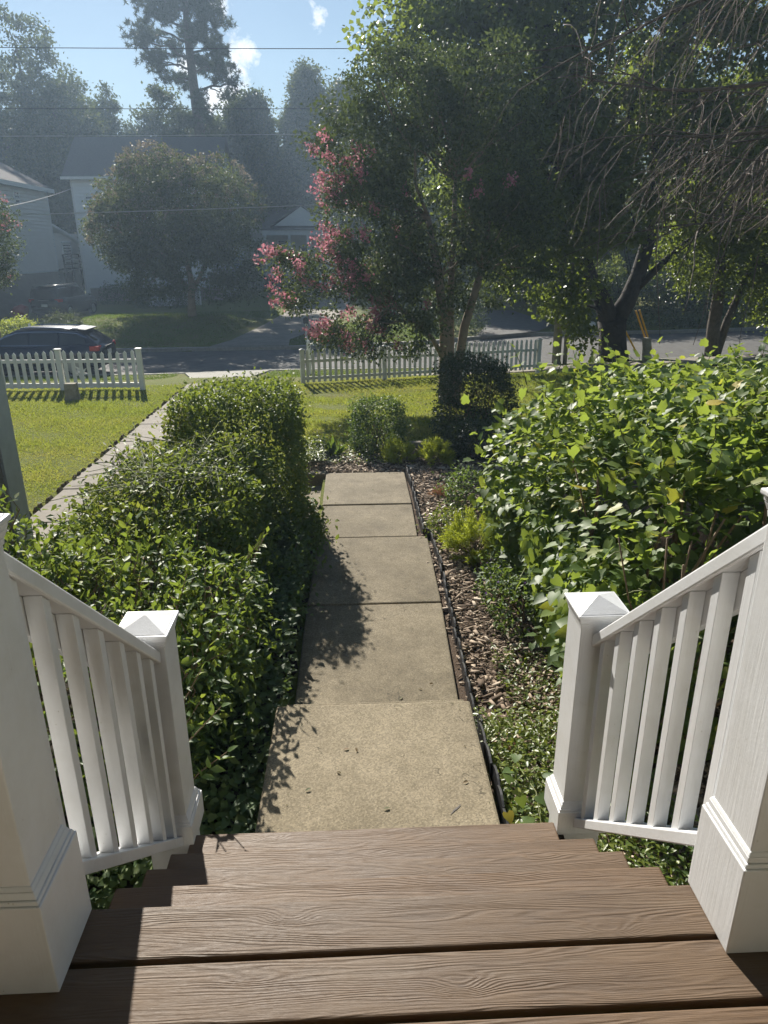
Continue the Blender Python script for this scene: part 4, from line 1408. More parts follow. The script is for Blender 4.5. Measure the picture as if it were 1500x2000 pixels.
# ------------------------------------------------------------------ trees
def crown(lobes, n_clumps, per, clump_r, leaf, wr, hang=0.0, flat=0.7, edge=0.55, zmin=None, seed=0):
    """leaf clumps spread through lobes; lobes are (centre, radii)"""
    rr = np.random.default_rng(seed)
    c = np.array([l[0] for l in lobes], float)
    r = np.array([l[1] if np.ndim(l[1]) else (l[1],) * 3 for l in lobes], float)
    w = r.prod(axis=1) ** (2 / 3)
    k = rr.choice(len(lobes), size=n_clumps, p=w / w.sum())
    D = unit(rr.normal(size=(n_clumps, 3)))
    rad = rr.uniform(edge ** 3, 1.08, size=n_clumps) ** (1 / 3)
    C = c[k] + D * r[k] * rad[:, None]
    if zmin is not None:
        ok = C[:, 2] > zmin
        C, D = C[ok], D[ok]
    m = len(C)
    cnt = rr.poisson(per, size=m).clip(3)
    idx = np.repeat(np.arange(m), cnt)
    n = len(idx)
    cr = clump_r * rr.uniform(.55, 1.4, size=m)
    off = rr.normal(size=(n, 3)) * np.array([1, 1, flat])
    P = C[idx] + off * cr[idx][:, None] * 0.6
    out = unit(off + D[idx] * .6)
    A = unit(out * .5 + unit(rr.normal(size=(n, 3))) * .8 + np.array([0, 0, -hang]))
    N = unit(np.array([0, 0, .7]) + unit(rr.normal(size=(n, 3))) * .9)
    L = leaf * rr.uniform(.65, 1.35, size=n)
    return P, A, N, L, L * wr, C


def limb(m, a, b, ra, rb, seed, sag=0.0, k=5, sides=6, wob=.06):
    rr = random.Random(seed)
    a, b = Vector(a), Vector(b)
    ln = (b - a).length
    pts = []
    for i in range(k + 1):
        t = i / k
        p = a.lerp(b, t) + Vector((rr.uniform(-1, 1), rr.uniform(-1, 1), rr.uniform(-1, 1))) * ln * wob * math.sin(math.pi * t)
        p.z += sag * ln * math.sin(math.pi * t)
        pts.append(p)
    m.tube(pts, [ra + (rb - ra) * i / k for i in range(k + 1)], sides)


def tree(name, label, trunks, lobes, n_clumps, per, clump_r, leaf, mat, bark, wr=.6, hang=.1, n_limbs=24, limb_r=.05, group=None, seed=1, tmpl=DIAMOND, flat=.7, edge=.5, zmin=None, fork=None, cat='tree'):
    b = trunks[0][0][0]
    t = thing(name, label, cat, b, group)
    m = MB()
    for pts, rad in trunks:
        m.tube(pts, rad, 9)
    m.build('trunk', bark, t, smooth=True)
    P, A, N, L, Wd, C = crown(lobes, n_clumps, per, clump_r, leaf, wr, hang, flat, edge, zmin, seed)
    o = link_mesh('crown', leaves_mesh('crown', tmpl, P, A, N, L, Wd, mat), t)
    o['kind'] = 'stuff'
    if n_limbs:
        m = MB()
        tips = [Vector(tr[0][-1]) for tr in trunks] + [Vector(tr[0][-2]) for tr in trunks]
        rr = random.Random(seed)
        sel = rr.sample(range(len(C)), min(n_limbs, len(C)))
        for i in sel:
            c = Vector(C[i])
            s = min(tips, key=lambda q: (q - c).length + rr.random())
            limb(m, s, c, limb_r * rr.uniform(.6, 1.1), limb_r * .2, seed * 100 + i, .06)
        m.build('limbs', bark, t, smooth=True)
    return t, C


# the pink crape myrtle behind the dark shrub
ct = [([(2.00, 15.5, -1.75), (1.99, 15.5, -.9), (1.97, 15.5, -.1), (1.80, 15.4, .9), (1.55, 15.3, 2.1)], [.15, .125, .11, .09, .05]),
      ([(2.22, 15.6, -1.75), (2.30, 15.6, -.9), (2.40, 15.6, -.1), (2.75, 15.7, 1.1), (2.9, 15.8, 2.3)], [.12, .10, .095, .07, .04]),
      ([(1.96, 15.5, -.75), (1.70, 15.4, -.30), (1.35, 15.3, .05), (.85, 15.2, .45)], [.055, .05, .045, .03]),
      ([(2.06, 15.55, -1.75), (2.12, 15.6, -.8), (2.10, 15.7, .4), (2.15, 15.8, 2.8)], [.10, .085, .075, .04])]
clobes = [((2.0, 15.6, 2.6), (1.7, 1.6, 1.7)), ((.45, 15.4, 1.8), (1.1, 1.2, 1.2)), ((.2, 15.4, 3.3), (1.0, 1.2, 1.0)), ((1.1, 15.7, 4.3), (1.2, 1.2, .9)), ((2.6, 15.8, 4.2), (1.3, 1.3, 1.0)),
          ((-1.10, 15.2, .86), (.60, .6, .58)), ((-.32, 15.2, -.06), (.45, .45, .42)), ((.20, 15.3, 1.10), (.85, .7, .70)), ((.30, 15.2, -.22), (.52, .5, .45)), ((.35, 15.1, -.20), (.42, .4, .40)), ((1.4, 15.3, .6), (.9, .8, .7)), ((3.2, 15.7, 1.6), (1.2, 1.3, 1.3)), ((1.3, 15.0, -.15), (.5, .4, .45))]
cm_t, C = tree('crape_myrtle', 'pink flowering crape myrtle with several smooth trunks by the right lawn', ct, clobes, 760, 84, .25, .082, L_CRAPE, BARK_CRAPE, wr=.5, hang=.25, n_limbs=60, limb_r=.035, seed=5, edge=.55, zmin=-.72)
# panicles of blossom on the side towards the street and the left
rr_ = random.Random(4)
fl = [c for c in C if c[1] < 15.9 and ((c[0] < .55 and c[2] < 3.3) or (c[0] < 1.2 and c[2] < .3) or rr_.random() < .025)]
rr_.shuffle(fl)
P, A, N = [], [], []
for c in fl[:120]:
    dirn = np.array([c[0] - 1.6, c[1] - 16.0, .6 + rr_.random()])
    dirn = dirn / np.linalg.norm(dirn)
    tip0 = np.array(c) + dirn * .20
    for j in range(44):
        P.append(tip0 + dirn * .22 * rr_.random() + RNG.normal(size=3) * .050)
n = len(P)
me = leaves_mesh('blossom', HEART, np.array(P), rvec(n), rvec(n), .044, .044, L_PINK)
o = link_mesh('blossom', me, cm_t)
o['kind'] = 'stuff'
# a second one peeks in at the left edge
t2, C = tree('crape_myrtle', 'crape myrtle at the left edge before the tan house, few pink flowers', [([(-12.4, 26, -2.2), (-12.35, 26, -.8), (-12.3, 26, .8)], [.12, .1, .06])], [((-12.3, 26, 2.0), (1.2, 1.2, 1.3)), ((-12.2, 26, 1.0), (.7, .9, .7))], 120, 60, .28, .085, L_CRAPE, BARK_CRAPE, seed=6, n_limbs=12)
P = np.array([np.array(c) + np.array([.2, -.2, .1]) + RNG.normal(size=3) * .06 for c in C[C[:, 0] > -12.1][:14] for _ in range(26)])
o = link_mesh('blossom', leaves_mesh('blossom', HEART, P, rvec(len(P)), rvec(len(P)), .045, .045, L_PINK), t2)
o['kind'] = 'stuff'

# big maple beside the street
mt = [([(9.15, 25, -2.45), (9.12, 25, -1.9), (9.05, 25, -1.3), (8.98, 25, -.85)], [.66, .50, .46, .50]),
      ([(8.93, 25, -1.0), (8.55, 24.9, -.2), (8.0, 24.8, .6), (7.4, 24.6, 1.9), (7.0, 24.3, 3.9), (6.6, 24.0, 6.5)], [.36, .29, .24, .20, .15, .08]),
      ([(9.03, 25, -1.0), (9.45, 25, -.2), (9.75, 25.1, .6), (10.1, 25.2, 2.2), (9.9, 25.2, 4.4), (10.2, 25, 7.5)], [.37, .30, .26, .22, .17, .09]),
      ([(9.5, 25, -.1), (10.4, 24.8, 1.0), (11.7, 24.5, 2.2), (13, 24, 3.4)], [.12, .11, .09, .05]),
      ([(7.6, 24.7, 1.5), (8.3, 24.4, 3.6), (8.6, 23.8, 6.0)], [.12, .1, .06])]
mlobes = [((8.0, 24.3, 7.4), (5.2, 4.8, 3.6)), ((4.6, 23.2, 6.6), (3.0, 3.2, 2.6)), ((11.5, 24, 6.4), (3.6, 3.8, 3.0)), ((5.8, 23.5, 3.4), (2.8, 2.6, 2.0)), ((9.5, 23.0, 3.8), (3.2, 2.4, 2.0)),
          ((6.0, 23.6, 1.2), (1.9, 1.6, 1.4)), ((3.2, 23.2, 8.0), (2.4, 2.4, 1.8)), ((13.0, 24, 3.0), (2.4, 2.4, 1.8)), ((7.2, 23.4, -.2), (1.2, .9, .8)), ((7.4, 23.0, -1.2), (.45, .4, .45)), ((4.2, 23.2, 3.2), (1.7, 1.8, 1.8)), ((7.8, 24, 10.5), (4.5, 4, 2.0)), ((2.7, 21.5, 6.6), (2.2, 2.0, 2.2)), ((4.6, 21.3, 4.4), (2.4, 1.8, 2.1)), ((6.6, 21.8, 2.8), (2.2, 1.6, 1.6))]
tree('maple_tree', 'large dark maple with a forked trunk on the verge by the street', mt, mlobes, 1500, 84, .46, .135, L_MAPLE, BARK_DARK, wr=.9, hang=.35, n_limbs=95, limb_r=.07, seed=9, edge=.45, flat=.6, zmin=-1.5)
tree('leaning_tree', 'smaller tree with a pale trunk right of the yellow guy guards', [([(12.95, 25.5, -2.4), (12.85, 25.5, -1.2), (12.8, 25.4, .3), (12.4, 25.2, 2.2)], [.26, .23, .19, .1]), ([(13.05, 25.5, -2.4), (13.3, 25.5, -1.0), (13.9, 25.5, 1.0)], [.16, .14, .08])],
     [((13.4, 25.4, 2.2), (2.6, 2.2, 2.4)), ((15.5, 25.0, 1.8), (2.4, 2.2, 2.0)), ((12.0, 25.3, 1.4), (1.8, 1.6, 1.3)), ((15.2, 25, -.2), (1.8, 1.4, 1.2))], 420, 60, .42, .12, L_MAPLE, BARK, wr=.7, n_limbs=30, seed=10, zmin=-1.3)

# trees beyond the street on the right: each on its own
GT = 'trees beyond the street on the right'
for k, (lab, x, y_, zc, r, h, mat_) in enumerate([
        ('dense dark tree across the street, left of the maple fork', 6.6, 46, 2.2, (3.6, 3.0, 3.6), 9, L_MAPLE),
        ('wide dark tree across the street, seen through the maple fork', 13.5, 44, 1.6, (5.0, 3.0, 3.4), 9, L_MAPLE),
        ('dark tree across the street behind the pale leaning trunk', 20.5, 44, 1.8, (5.2, 3.0, 3.6), 9, L_MAPLE),
        ('tall tree behind the crape myrtle, its top above the far porch', 3.2, 54, 4.6, (4.2, 3.4, 5.2), 12, L_FAR),
        ('tall tree rising behind the maple crown', 12.5, 52, 3.6, (5.5, 4.0, 4.6), 15, L_FAR),
        ('tree beyond the right end of the street, nearest the kerb', 32.0, 46, 3.6, (4.5, 3.6, 4.6), 10, L_FAR),
        ('tree beyond the right end of the street, standing further back', 44.0, 56, 4.6, (5.5, 4, 5.6), 12, L_FAR),
        ('tree far to the right along the street', 56.0, 66, 5.0, (6, 4, 6.5), 12, L_FAR),
        ('tall tree at the right edge behind the bare twigs', 22.5, 52, 6.0, (6, 4, 6.5), 15, L_FAR)]):
    z0 = gz(x, y_)
    rr_ = random.Random(40 + k)
    lb = [((x, y_, zc), r)] + [((x + rr_.uniform(-.7, .7) * r[0], y_ - .2 * r[1], zc + rr_.uniform(-.7, .7) * r[2]), tuple(.5 * q for q in r)) for _ in range(5)]
    tree('broadleaf_tree', lab, [([(x, y_, z0 - .1), (x + .1, y_, z0 + 1.5), (x, y_, zc), (x + .2, y_, zc + r[2] * .6)], [.3, .25, .2, .08])], lb, 560, 42, .62, .24, mat_, BARK, wr=.65, n_limbs=14, limb_r=.09, seed=60 + k, group=GT, zmin=z0 + .05, edge=.6)
# light green shrubs that catch the sun under those trees
hedge('bank_shrub', 'sunlit yellow green shrub seen in the maple fork', 'shrub', (11.6, 36.0, -.6), (1.5, 1.0, 1.5), 4200, .14, L_PERI, DIAMOND, p=2.2, stems=0, seed=70, bump=.25, freq=1.2)
hedge('bank_shrub', 'dark rounded shrub by the side street, right of the crape myrtle', 'shrub', (4.6, 33.6, -1.4), (1.3, 1.0, 1.1), 4200, .12, L_CRAPE, DIAMOND, p=2.2, stems=0, seed=71, bump=.2, freq=1.2)
hedge('bank_shrub', 'long dark shrub line along the far kerb behind the maple', 'shrub', (15.5, 35.6, -1.2), (5.0, 1.0, 1.3), 9000, .14, L_DARK, DIAMOND, p=2.6, stems=0, seed=72, bump=.22, freq=.9)

# rounded tree in front of the white house
tr, C = tree('crape_myrtle', 'big rounded hazy crape myrtle with pale seed heads hiding the white house', [([(-7.74, 36, gz(-7.74, 36) - .1), (-7.70, 36, -.76), (-7.62, 36, .08), (-7.78, 36, 1.25)], [.22, .18, .16, .10]), ([(-7.66, 36, -.5), (-7.03, 36, .58), (-6.53, 36, 1.58)], [.11, .09, .05]), ([(-7.74, 36, -.34), (-8.54, 36, .75), (-9.12, 36, 1.75)], [.12, .10, .05])],
     [((-8.54, 36, 3.1), (3.0, 2.5, 2.4)), ((-6.36, 36, 3.25), (2.2, 2.2, 2.2)), ((-10.2, 36, 2.25), (1.85, 1.85, 1.7)), ((-8.87, 36, 4.6), (1.7, 1.7, 1.25)), ((-5.5, 35.8, 1.4), (1.35, 1.5, 1.85)), ((-7.5, 35.6, 1.0), (3.0, 1.85, 1.25)), ((-9.45, 35.8, .58), (1.4, 1.35, 1.1)), ((-5.0, 35.6, .08), (.75, .85, .75)), ((-9.3, 35.6, -.05), (1.5, 1.2, .85)), ((-6.0, 35.6, -.05), (1.1, 1, .85)), ((-9.5, 39.5, 3.0), (2.8, 2.5, 2.6)), ((-7.2, 39.5, 3.1), (2.2, 2.2, 2.2)), ((-11.2, 39, 2.3), (1.9, 2, 1.9))],  # last three lobes are added behind, mostly unseen, to shade the lawn
     1250, 64, .32, .125, L_FAR, BARK_CRAPE, wr=.6, n_limbs=30, limb_r=.05, seed=20, zmin=-.75, edge=.62)
Dn = rvec(2400)
Dn = Dn[(Dn[:, 2] > -.25) & (Dn[:, 1] < .3)]
cen = np.array([((-8.54, 36, 3.1), (3.15, 2.6, 2.55)), ((-8.87, 36, 4.6), (1.78, 1.78, 1.38)), ((-6.36, 36, 3.25), (2.28, 2.28, 2.28)), ((-10.2, 36, 2.25), (1.93, 1.93, 1.78))])
kk = RNG.integers(0, 4, size=len(Dn))
P = cen[kk, 0] + Dn * cen[kk, 1]
P = np.repeat(P[:420], 9, axis=0) + RNG.normal(size=(min(420, len(P)) * 9, 3)) * .06
o = link_mesh('seed_heads', leaves_mesh('seed_heads', DIAMOND, P, rvec(len(P)), rvec(len(P)), .11, .07, L_PALEPINK), tr)  # pale seed heads; their tone also stands in for the crown's lit rim
o['kind'] = 'stuff'

# far tree line: every tree on its own
GF = 'trees of the far tree line'
far_trees = [
    ('tall ragged tree at the upper left corner, highest of the far line', -27.0, 69, 11.0, (5.0, 4.0, 8.5), 'broad'),
    ('broad dark tree in the far line, second from the left edge', -23.5, 66, 8.0, (4.0, 4.0, 6.6), 'broad'),
    ('dense tree behind the gap between the tan and the white house', -20.5, 63, 5.0, (3.4, 3.4, 6.6), 'broad'),
    ('pointed conifer in the far line above the white roof', -20.3, 69, 7.0, (2.0, 2.0, 6.4), 'cone'),
    ('bushy tree with spiky shoots above the white roof', -16.6, 69, 6.8, (3.4, 3.0, 6.0), 'broad'),
    ('low dark tree between the bushy tree and the tall pine', -13.2, 72, 5.6, (3.2, 3.0, 5.6), 'broad'),
    ('round topped tree just right of the tall pine', -9.8, 70, 6.4, (2.6, 2.6, 6.0), 'broad'),
    ('slim tree with an airy rounded top right of the pine', -7.9, 69, 8.6, (1.9, 1.9, 5.0), 'broad'),
    ('yellow green tree low in the far line behind the porch house', -6.0, 72, 4.6, (2.6, 2.6, 5.2), 'broad'),
    ('rounded tall tree left of the maple top in the far line', -3.4, 70, 9.0, (2.4, 2.4, 5.8), 'broad'),
    ('broad tree in the far line whose top meets the crape myrtle', -.4, 72, 9.0, (3.2, 3.0, 6.4), 'broad'),
    ('tall far tree hidden mostly by the crape myrtle', 4.5, 74, 6.5, (4.2, 3.4, 5.5), 'broad'),
    ('far tree behind the middle of the maple crown', 12.0, 76, 4.5, (5, 3.4, 5), 'broad'),
    ('far tree behind the right of the maple crown', 21.0, 76, 9.5, (5.5, 3.4, 8), 'broad'),
    ('far tree at the right edge behind everything', 31.0, 76, 9.5, (6, 3.4, 8), 'broad'),
    ('dark tree at the left edge behind the tan house', -32.0, 66, 7.5, (5, 4, 8), 'broad')]
for k, (lab, x, y_, zc, r, kind) in enumerate(far_trees):
    rr_ = random.Random(200 + k)
    z0 = gz(x, y_)
    if kind == 'cone':
        lb = [((x, y_, z0 + 2 + 2.1 * j), (2.4 - .28 * j, 2.4 - .28 * j, 1.5)) for j in range(7)]
    else:
        lb = [((x, y_, zc), r)] + [((x + rr_.uniform(-.8, .8) * r[0], y_ + rr_.uniform(-.5, .2) * r[1], zc + rr_.uniform(-.8, .85) * r[2]), tuple(.45 * q for q in r)) for _ in range(7)]
    tree('forest_tree', lab, [([(x, y_, z0 - .1), (x, y_, z0 + 3), (x + .2, y_, zc), (x, y_, zc + r[2] * .7)], [.38, .3, .22, .08])], lb, 640, 62, .55, .26, L_FAR, BARK, wr=.6, n_limbs=16, limb_r=.1,
         seed=300 + k, group=GF, zmin=z0 + .2, edge=.6)
wd = np.concatenate([np.stack([RNG.uniform(-100, 100, 42000), RNG.uniform(84, 96, 42000), RNG.uniform(-2, 1, 42000)], -1)])
wd[:, 2] += (RNG.random(len(wd)) ** .6) * (8.5 + 2.2 * np.sin(wd[:, 0] * .35) + 1.3 * np.sin(wd[:, 0] * .9 + 1))
o = link_mesh('distant_wood', leaves_mesh('distant_wood', DIAMOND, wd, rvec(len(wd)), rvec(len(wd)), .75, .5, L_FAR))
tag(o, 'distant wood closing the view behind the houses', 'wood', kind='stuff')

# the tall pine
pb = (-11.6, 63, gz(-11.6, 63))
pt = thing('pine_tree', 'tall pine with a bare trunk and open tufted crown above the roofs', 'tree', pb)
tr_pts = [(-11.65, 63, pb[2] - .1), (-11.6, 63, 4), (-11.55, 63, 9), (-11.75, 63, 13), (-11.9, 63, 17), (-11.7, 63, 21.5)]
m = MB().tube(tr_pts, [.52, .46, .42, .36, .27, .08], 9)
m.build('trunk', BARK, pt, smooth=True)
rr_ = random.Random(77)
br = MB()
cl = []
spec = [(9.6, -1.0, .9), (10.2, 1.2, .8), (11.0, -1.1, 1.0), (11.6, .9, .8), (13.2, 2.9, 1.0), (13.8, -1.6, .9), (14.4, 2.3, 1.1), (14.6, -2.6, 1.0), (15.3, -3.4, 1.2), (15.6, 2.4, 1.0), (16.4, -3.2, 1.2), (16.6, 1.4, 1.2), (17.2, -2.0, 1.2), (17.5, 2.2, 1.2), (18.3, -2.6, 1.3), (18.6, 1.6, 1.3), (19.4, -1.7, 1.3), (19.8, 1.7, 1.3), (20.6, -.8, 1.2), (21.2, .6, 1.2), (17.0, -.2, 1.0), (18.6, -.4, 1.2), (15.0, .6, .8)]
for k, (z, dx, cr) in enumerate(spec):
    x0 = np.interp(z, [p[2] for p in tr_pts], [p[0] for p in tr_pts])
    dy = rr_.uniform(-1.6, 1.6)
    tip = (x0 + dx, 63 + dy, z + .15 * abs(dx) * rr_.uniform(-.6, 1.4))
    limb(br, (x0, 63, z - .25), tip, .10, .04, 500 + k, .05)
    cl.append((np.array(tip), cr))
    for j in range(2):
        t2_ = (x0 + dx * rr_.uniform(.4, .9), 63 + dy + rr_.uniform(-1.4, 1.4), z + rr_.uniform(-.3, .8))
        limb(br, (x0 + dx * .4, 63 + dy * .4, z), t2_, .05, .025, 600 + 3 * k + j, .04)
        cl.append((np.array(t2_), cr * .75))
br.build('branches', BARK, pt, smooth=True)
P, A = [], []
for c, cr in cl:
    tufts = int(34 * cr * cr) + 8
    T0 = c + RNG.normal(size=(tufts, 3)) * np.array([.46, .46, .27]) * cr
    for tpos in T0:
        dirs = unit(rvec(26) + np.array([0, 0, .25]))
        P.append(np.repeat(tpos[None], 26, 0) + dirs * .02)
        A.append(dirs)
P, A = np.concatenate(P), np.concatenate(A)
o = link_mesh('crown', leaves_mesh('crown', TRI, P, A, rvec(len(P)), RNG.uniform(.22, .38, len(P)), .06, L_PINE), pt)
o['kind'] = 'stuff'

# bare drooping tree on the near right
bt = thing('bare_tree', 'leafless tree with drooping reddish twigs hanging in from the upper right', 'tree', (7.6, 9.6, gz(7.6, 9.6)))
m = MB()
m.tube([(7.6, 9.6, -1.5), (7.5, 9.6, 0), (7.3, 9.5, 1.6), (7.0, 9.4, 3.0), (6.7, 9.2, 4.6)], [.2, .17, .15, .12, .08], 9)
m.build('trunk', BARK_DARK, bt, smooth=True)
LB = MB()
TW = MB()
rr_ = random.Random(91)
limbs = []


def grow(p, d, ln, r, seg, grav, out, wob=.18, taper=.75):
    pts = [p.copy()]
    rad = [r]
    d = d.normalized()
    for i in range(seg):
        d = (d + Vector((rr_.uniform(-wob, wob), rr_.uniform(-wob, wob), rr_.uniform(-wob, wob) - grav))).normalized()
        pts.append(pts[-1] + d * ln / seg)
        rad.append(r * (1 - taper * (i + 1) / seg))
    out.append((pts, rad))
    return pts, rad


main = [((7.1, 9.4, 2.3), (-.95, -.25, .20), 3.7, .045), ((7.0, 9.4, 3.0), (-.95, -.1, .10), 4.0, .05), ((6.9, 9.3, 3.6), (-.95, .2, .05), 4.0, .045), ((6.8, 9.2, 4.3), (-.9, -.3, .10), 4.0, .045),
        ((7.1, 9.4, 2.0), (-.85, -.5, .25), 3.2, .04), ((7.0, 9.3, 3.3), (-.7, -.8, .20), 3.8, .04), ((6.7, 9.2, 4.6), (-.8, .3, .2), 4.4, .04), ((7.2, 9.5, 1.7), (-.8, .3, .35), 3.4, .035), ((6.7, 9.2, 4.8), (-.7, -.6, .05), 4.0, .04)]
second, TWL = [], []
for (p, d, ln, r) in main:
    pts, rad = grow(Vector(p), Vector(d), ln, r, 9, .035, limbs, .16)
    for i in range(2, 10):
        for j in range(1 + i % 2):
            dd = (pts[i] - pts[i - 1]).normalized()
            side = Vector((rr_.uniform(-1, .4), rr_.uniform(-1, 1), rr_.uniform(-.6, .7)))
            a, b = grow(pts[i], dd * .6 + side, rr_.uniform(.7, 1.7), max(.010, rad[i] * .5), 6, .10, second, .22)
            for q in range(1, 7):
                for h in range(1 + (q + i) % 2):
                    grow(a[q], (a[q] - a[q - 1]).normalized() * .5 + Vector((rr_.uniform(-.9, .5), rr_.uniform(-.7, .7), rr_.uniform(-.8, .2))), rr_.uniform(.35, 1.25), rr_.uniform(.0028, .0060), 6, .12, TWL, .26, .6)
for pts, rad in limbs + second:
    LB.tube(pts, rad, 6)
LB.build('limbs', BARK, bt, smooth=True)
for pts, rad in TWL:
    if min(p.z for p in pts) > 1.50 and min(p.x for p in pts) > 2.5:
        TW.tube(pts, rad, 3)
# a few long ones that hang in front of the street
for (x, y_, z, ln) in [(3.35, 8.2, 1.9, 1.5), (4.2, 8.3, 1.75, 1.35), (4.62, 8.4, 1.4, 1.0), (5.2, 8.6, 1.9, 1.3), (2.75, 8.4, 2.2, 1.0)]:
    o_ = []
    grow(Vector((x, y_, z)), Vector((-.15, 0, -1)), ln, .007, 8, .1, o_, .20, .5)
    TW.tube(o_[0][0], o_[0][1], 4)
o = TW.build('twigs', TWIG, bt)
o['kind'] = 'stuff'

# ------------------------------------------------------------------ houses
SIDING_TAN = plain('tan vinyl siding', (0.70, 0.66, 0.60), (0.76, 0.72, 0.66), 2, .6)
SIDING_BROWN = plain('taupe siding', (0.26, 0.215, 0.175), (0.32, 0.265, 0.22), 2, .65)
SIDING_WHITE = plain('white siding', (0.80, 0.81, 0.82), (0.86, 0.87, 0.88), 2, .6)
SIDING_CREAM = plain('cream siding', (0.55, 0.52, 0.45), (0.63, 0.60, 0.53), 2, .6)
TRIM = plain('white trim', (0.68, 0.68, 0.67), (0.74, 0.74, 0.73), 5, .5)
ROOF = plain('grey asphalt shingles', (0.13, 0.12, 0.115), (0.17, 0.16, 0.155), 14, .95, 60, .6, .01, .08)
ROOF_D = plain('dark asphalt shingles', (0.07, 0.066, 0.066), (0.11, 0.105, 0.105), 14, .9, 60, .6, .01)
GLASS = plain('dark window glass', (0.015, 0.018, 0.022), (0.03, 0.035, 0.04), 2, .06)
CORNER = plain('grey painted corner board', (0.50, 0.50, 0.47), (0.60, 0.60, 0.57), 7, .6, 60, .15)
WINGSIDE = plain('taupe wood siding', (0.20, 0.165, 0.135), (0.28, 0.235, 0.19), 3, .75, 30, .3)


def siding(parent, x0, x1, y0, y1, z0, z1, step, mat, face, lap=.085):
    """lapped boards, one object each; face is '-y', '+x' or '+y'"""
    z = z0
    shared = {}
    while z < z1 - .02:
        h = min(step, z1 - z)
        key = round(h, 3)
        if key not in shared:
            t0, t1 = lap, .006
            if face == '-y':
                pr = [(-t0, 0), (-t1, h + .012), (.002, h + .012), (.002, 0)]
                shared[key] = MB().prism(pr, 'x', 0, x1 - x0).mesh('siding_board', mat)
            else:
                pr = [(0.0, 0), (t0, 0), (t1, h + .012), (0.0, h + .012)]
                shared[key] = MB().prism(pr, 'y', 0, y1 - y0).mesh('siding_board', mat)
        o = bpy.data.objects.new('siding_board', shared[key])
        COL.objects.link(o)
        o.parent = parent
        o.location = (x0 if face == '-y' else x1, y0, z + .0005)
        z += step


def window(parent, x, y_, z, w, h, face, lites=(1, 2)):
    fr = MB()
    if face == '-y':
        for a, b, c, d in ((x - w / 2 - .08, x - w / 2, z - .08, z + h + .1), (x + w / 2, x + w / 2 + .08, z - .08, z + h + .1), (x - w / 2, x + w / 2, z - .08, z), (x - w / 2, x + w / 2, z + h, z + h + .1)):
            fr.box(a, b, y_ - .06, y_, c, d)
        for k in range(1, lites[1]):
            zz_ = z + h * k / lites[1]
            fr.box(x - w / 2, x + w / 2, y_ - .045, y_ - .015, zz_ - .03, zz_ + .03)
        f = fr.build('window', TRIM, parent)
        MB().box(x - w / 2, x + w / 2, y_ - .022, y_ - .006, z, z + h).build('pane', GLASS, f)
    else:
        for a, b, c, d in ((y_ - w / 2 - .08, y_ - w / 2, z - .08, z + h + .1), (y_ + w / 2, y_ + w / 2 + .08, z - .08, z + h + .1), (y_ - w / 2, y_ + w / 2, z - .08, z), (y_ - w / 2, y_ + w / 2, z + h, z + h + .1)):
            fr.box(x, x + .06, a, b, c, d)
        for k in range(1, lites[1]):
            zz_ = z + h * k / lites[1]
            fr.box(x + .015, x + .045, y_ - w / 2, y_ + w / 2, zz_ - .03, zz_ + .03)
        f = fr.build('window', TRIM, parent)
        MB().box(x + .006, x + .022, y_ - w / 2, y_ + w / 2, z, z + h).build('pane', GLASS, f)
    return f


# tan house on the left: its long side wall faces +X
lh = thing('tan_house', 'tan sided house at the left edge with a darker lower storey', 'house', (-23.5, 45, -2.3))
wl = MB().box(-28, -19.5, 36, 51.0, -2.4, 5.0).build('wall', SIDING_TAN, lh)
siding(wl, -28, -19.5, 36, 50.88, .30, 5.0, .21, SIDING_TAN, '+x')
siding(wl, -28, -19.5, 36, 50.88, -2.35, .27, .21, SIDING_BROWN, '+x')
MB().box(-19.5, -19.46, 50.88, 51.0, -2.3, 5.0).build('corner_board', TRIM, lh)
MB().prism([(-19.2, 5.02), (-19.2, 5.22), (-23.75, 7.6), (-28.3, 5.22), (-28.3, 5.02), (-23.75, 7.4)], 'y', 35.5, 51.5).build('roof', ROOF, lh)
MB().box(-19.2, -19.16, 35.5, 51.5, 4.98, 5.22).build('fascia', TRIM, lh)
window(lh, -19.47, 46.3, 4.05, .62, .72, '+x')
MB().box(-19.5, -19.44, 36, 51.0, .20, .31).build('band_board', TRIM, lh)
ex_ = MB().box(-21.5, -19.75, 51.0, 56, -2.4, 2.6).build('rear_wing', SIDING_TAN, lh)
siding(ex_, -21.5, -19.75, 51.02, 56, .4, 2.6, .185, SIDING_TAN, '+x')
MB().hexa([(-21.5, 51.01, 2.95), (-19.4, 51.01, 3.0), (-19.4, 57, 1.75), (-21.5, 57, 1.75)], [(-21.5, 51.01, 3.1), (-19.4, 51.01, 3.14), (-19.4, 57, 1.88), (-21.5, 57, 1.88)]).build('rear_roof', TRIM, lh)
window(lh, -19.72, 53.6, .5, 1.5, 1.5, '+x', (1, 1))
# timber deck and dark fence between the two houses
wdk = thing('raised_deck', 'dark raised timber deck between the tan and the white house', 'deck', (-19, 52.5, -2.2))
MB().box(-19.6, -18.98, 50.9, 53.9, .25, .36).build('floor_boards', DARKWOOD, wdk)
for yy in (50.95, 52.4, 53.85):
    MB().box(-19.08, -18.99, yy - .05, yy + .05, -2.2, .248).build('post', DARKWOOD, wdk)
    MB().box(-19.08, -18.99, yy - .05, yy + .05, .362, 1.25).build('rail_post', DARKWOOD, wdk)
for zz_ in (.6, .9, 1.2):
    MB().box(-19.05, -19.01, 51.0, 53.8, zz_, zz_ + .09).build('rail', DARKWOOD, wdk)
yf_ = thing('board_fence', 'dark board fence closing the gap under the raised deck', 'fence', (-19, 50.3, -2.2))
for k in range(9):
    MB().box(-19.42 + k * .065 * 1.0, -19.42 + k * .065 + .058, 51.6, 51.63, -2.25, .1 + .02 * (k % 3)).build('plank', DARKWOOD, yf_)

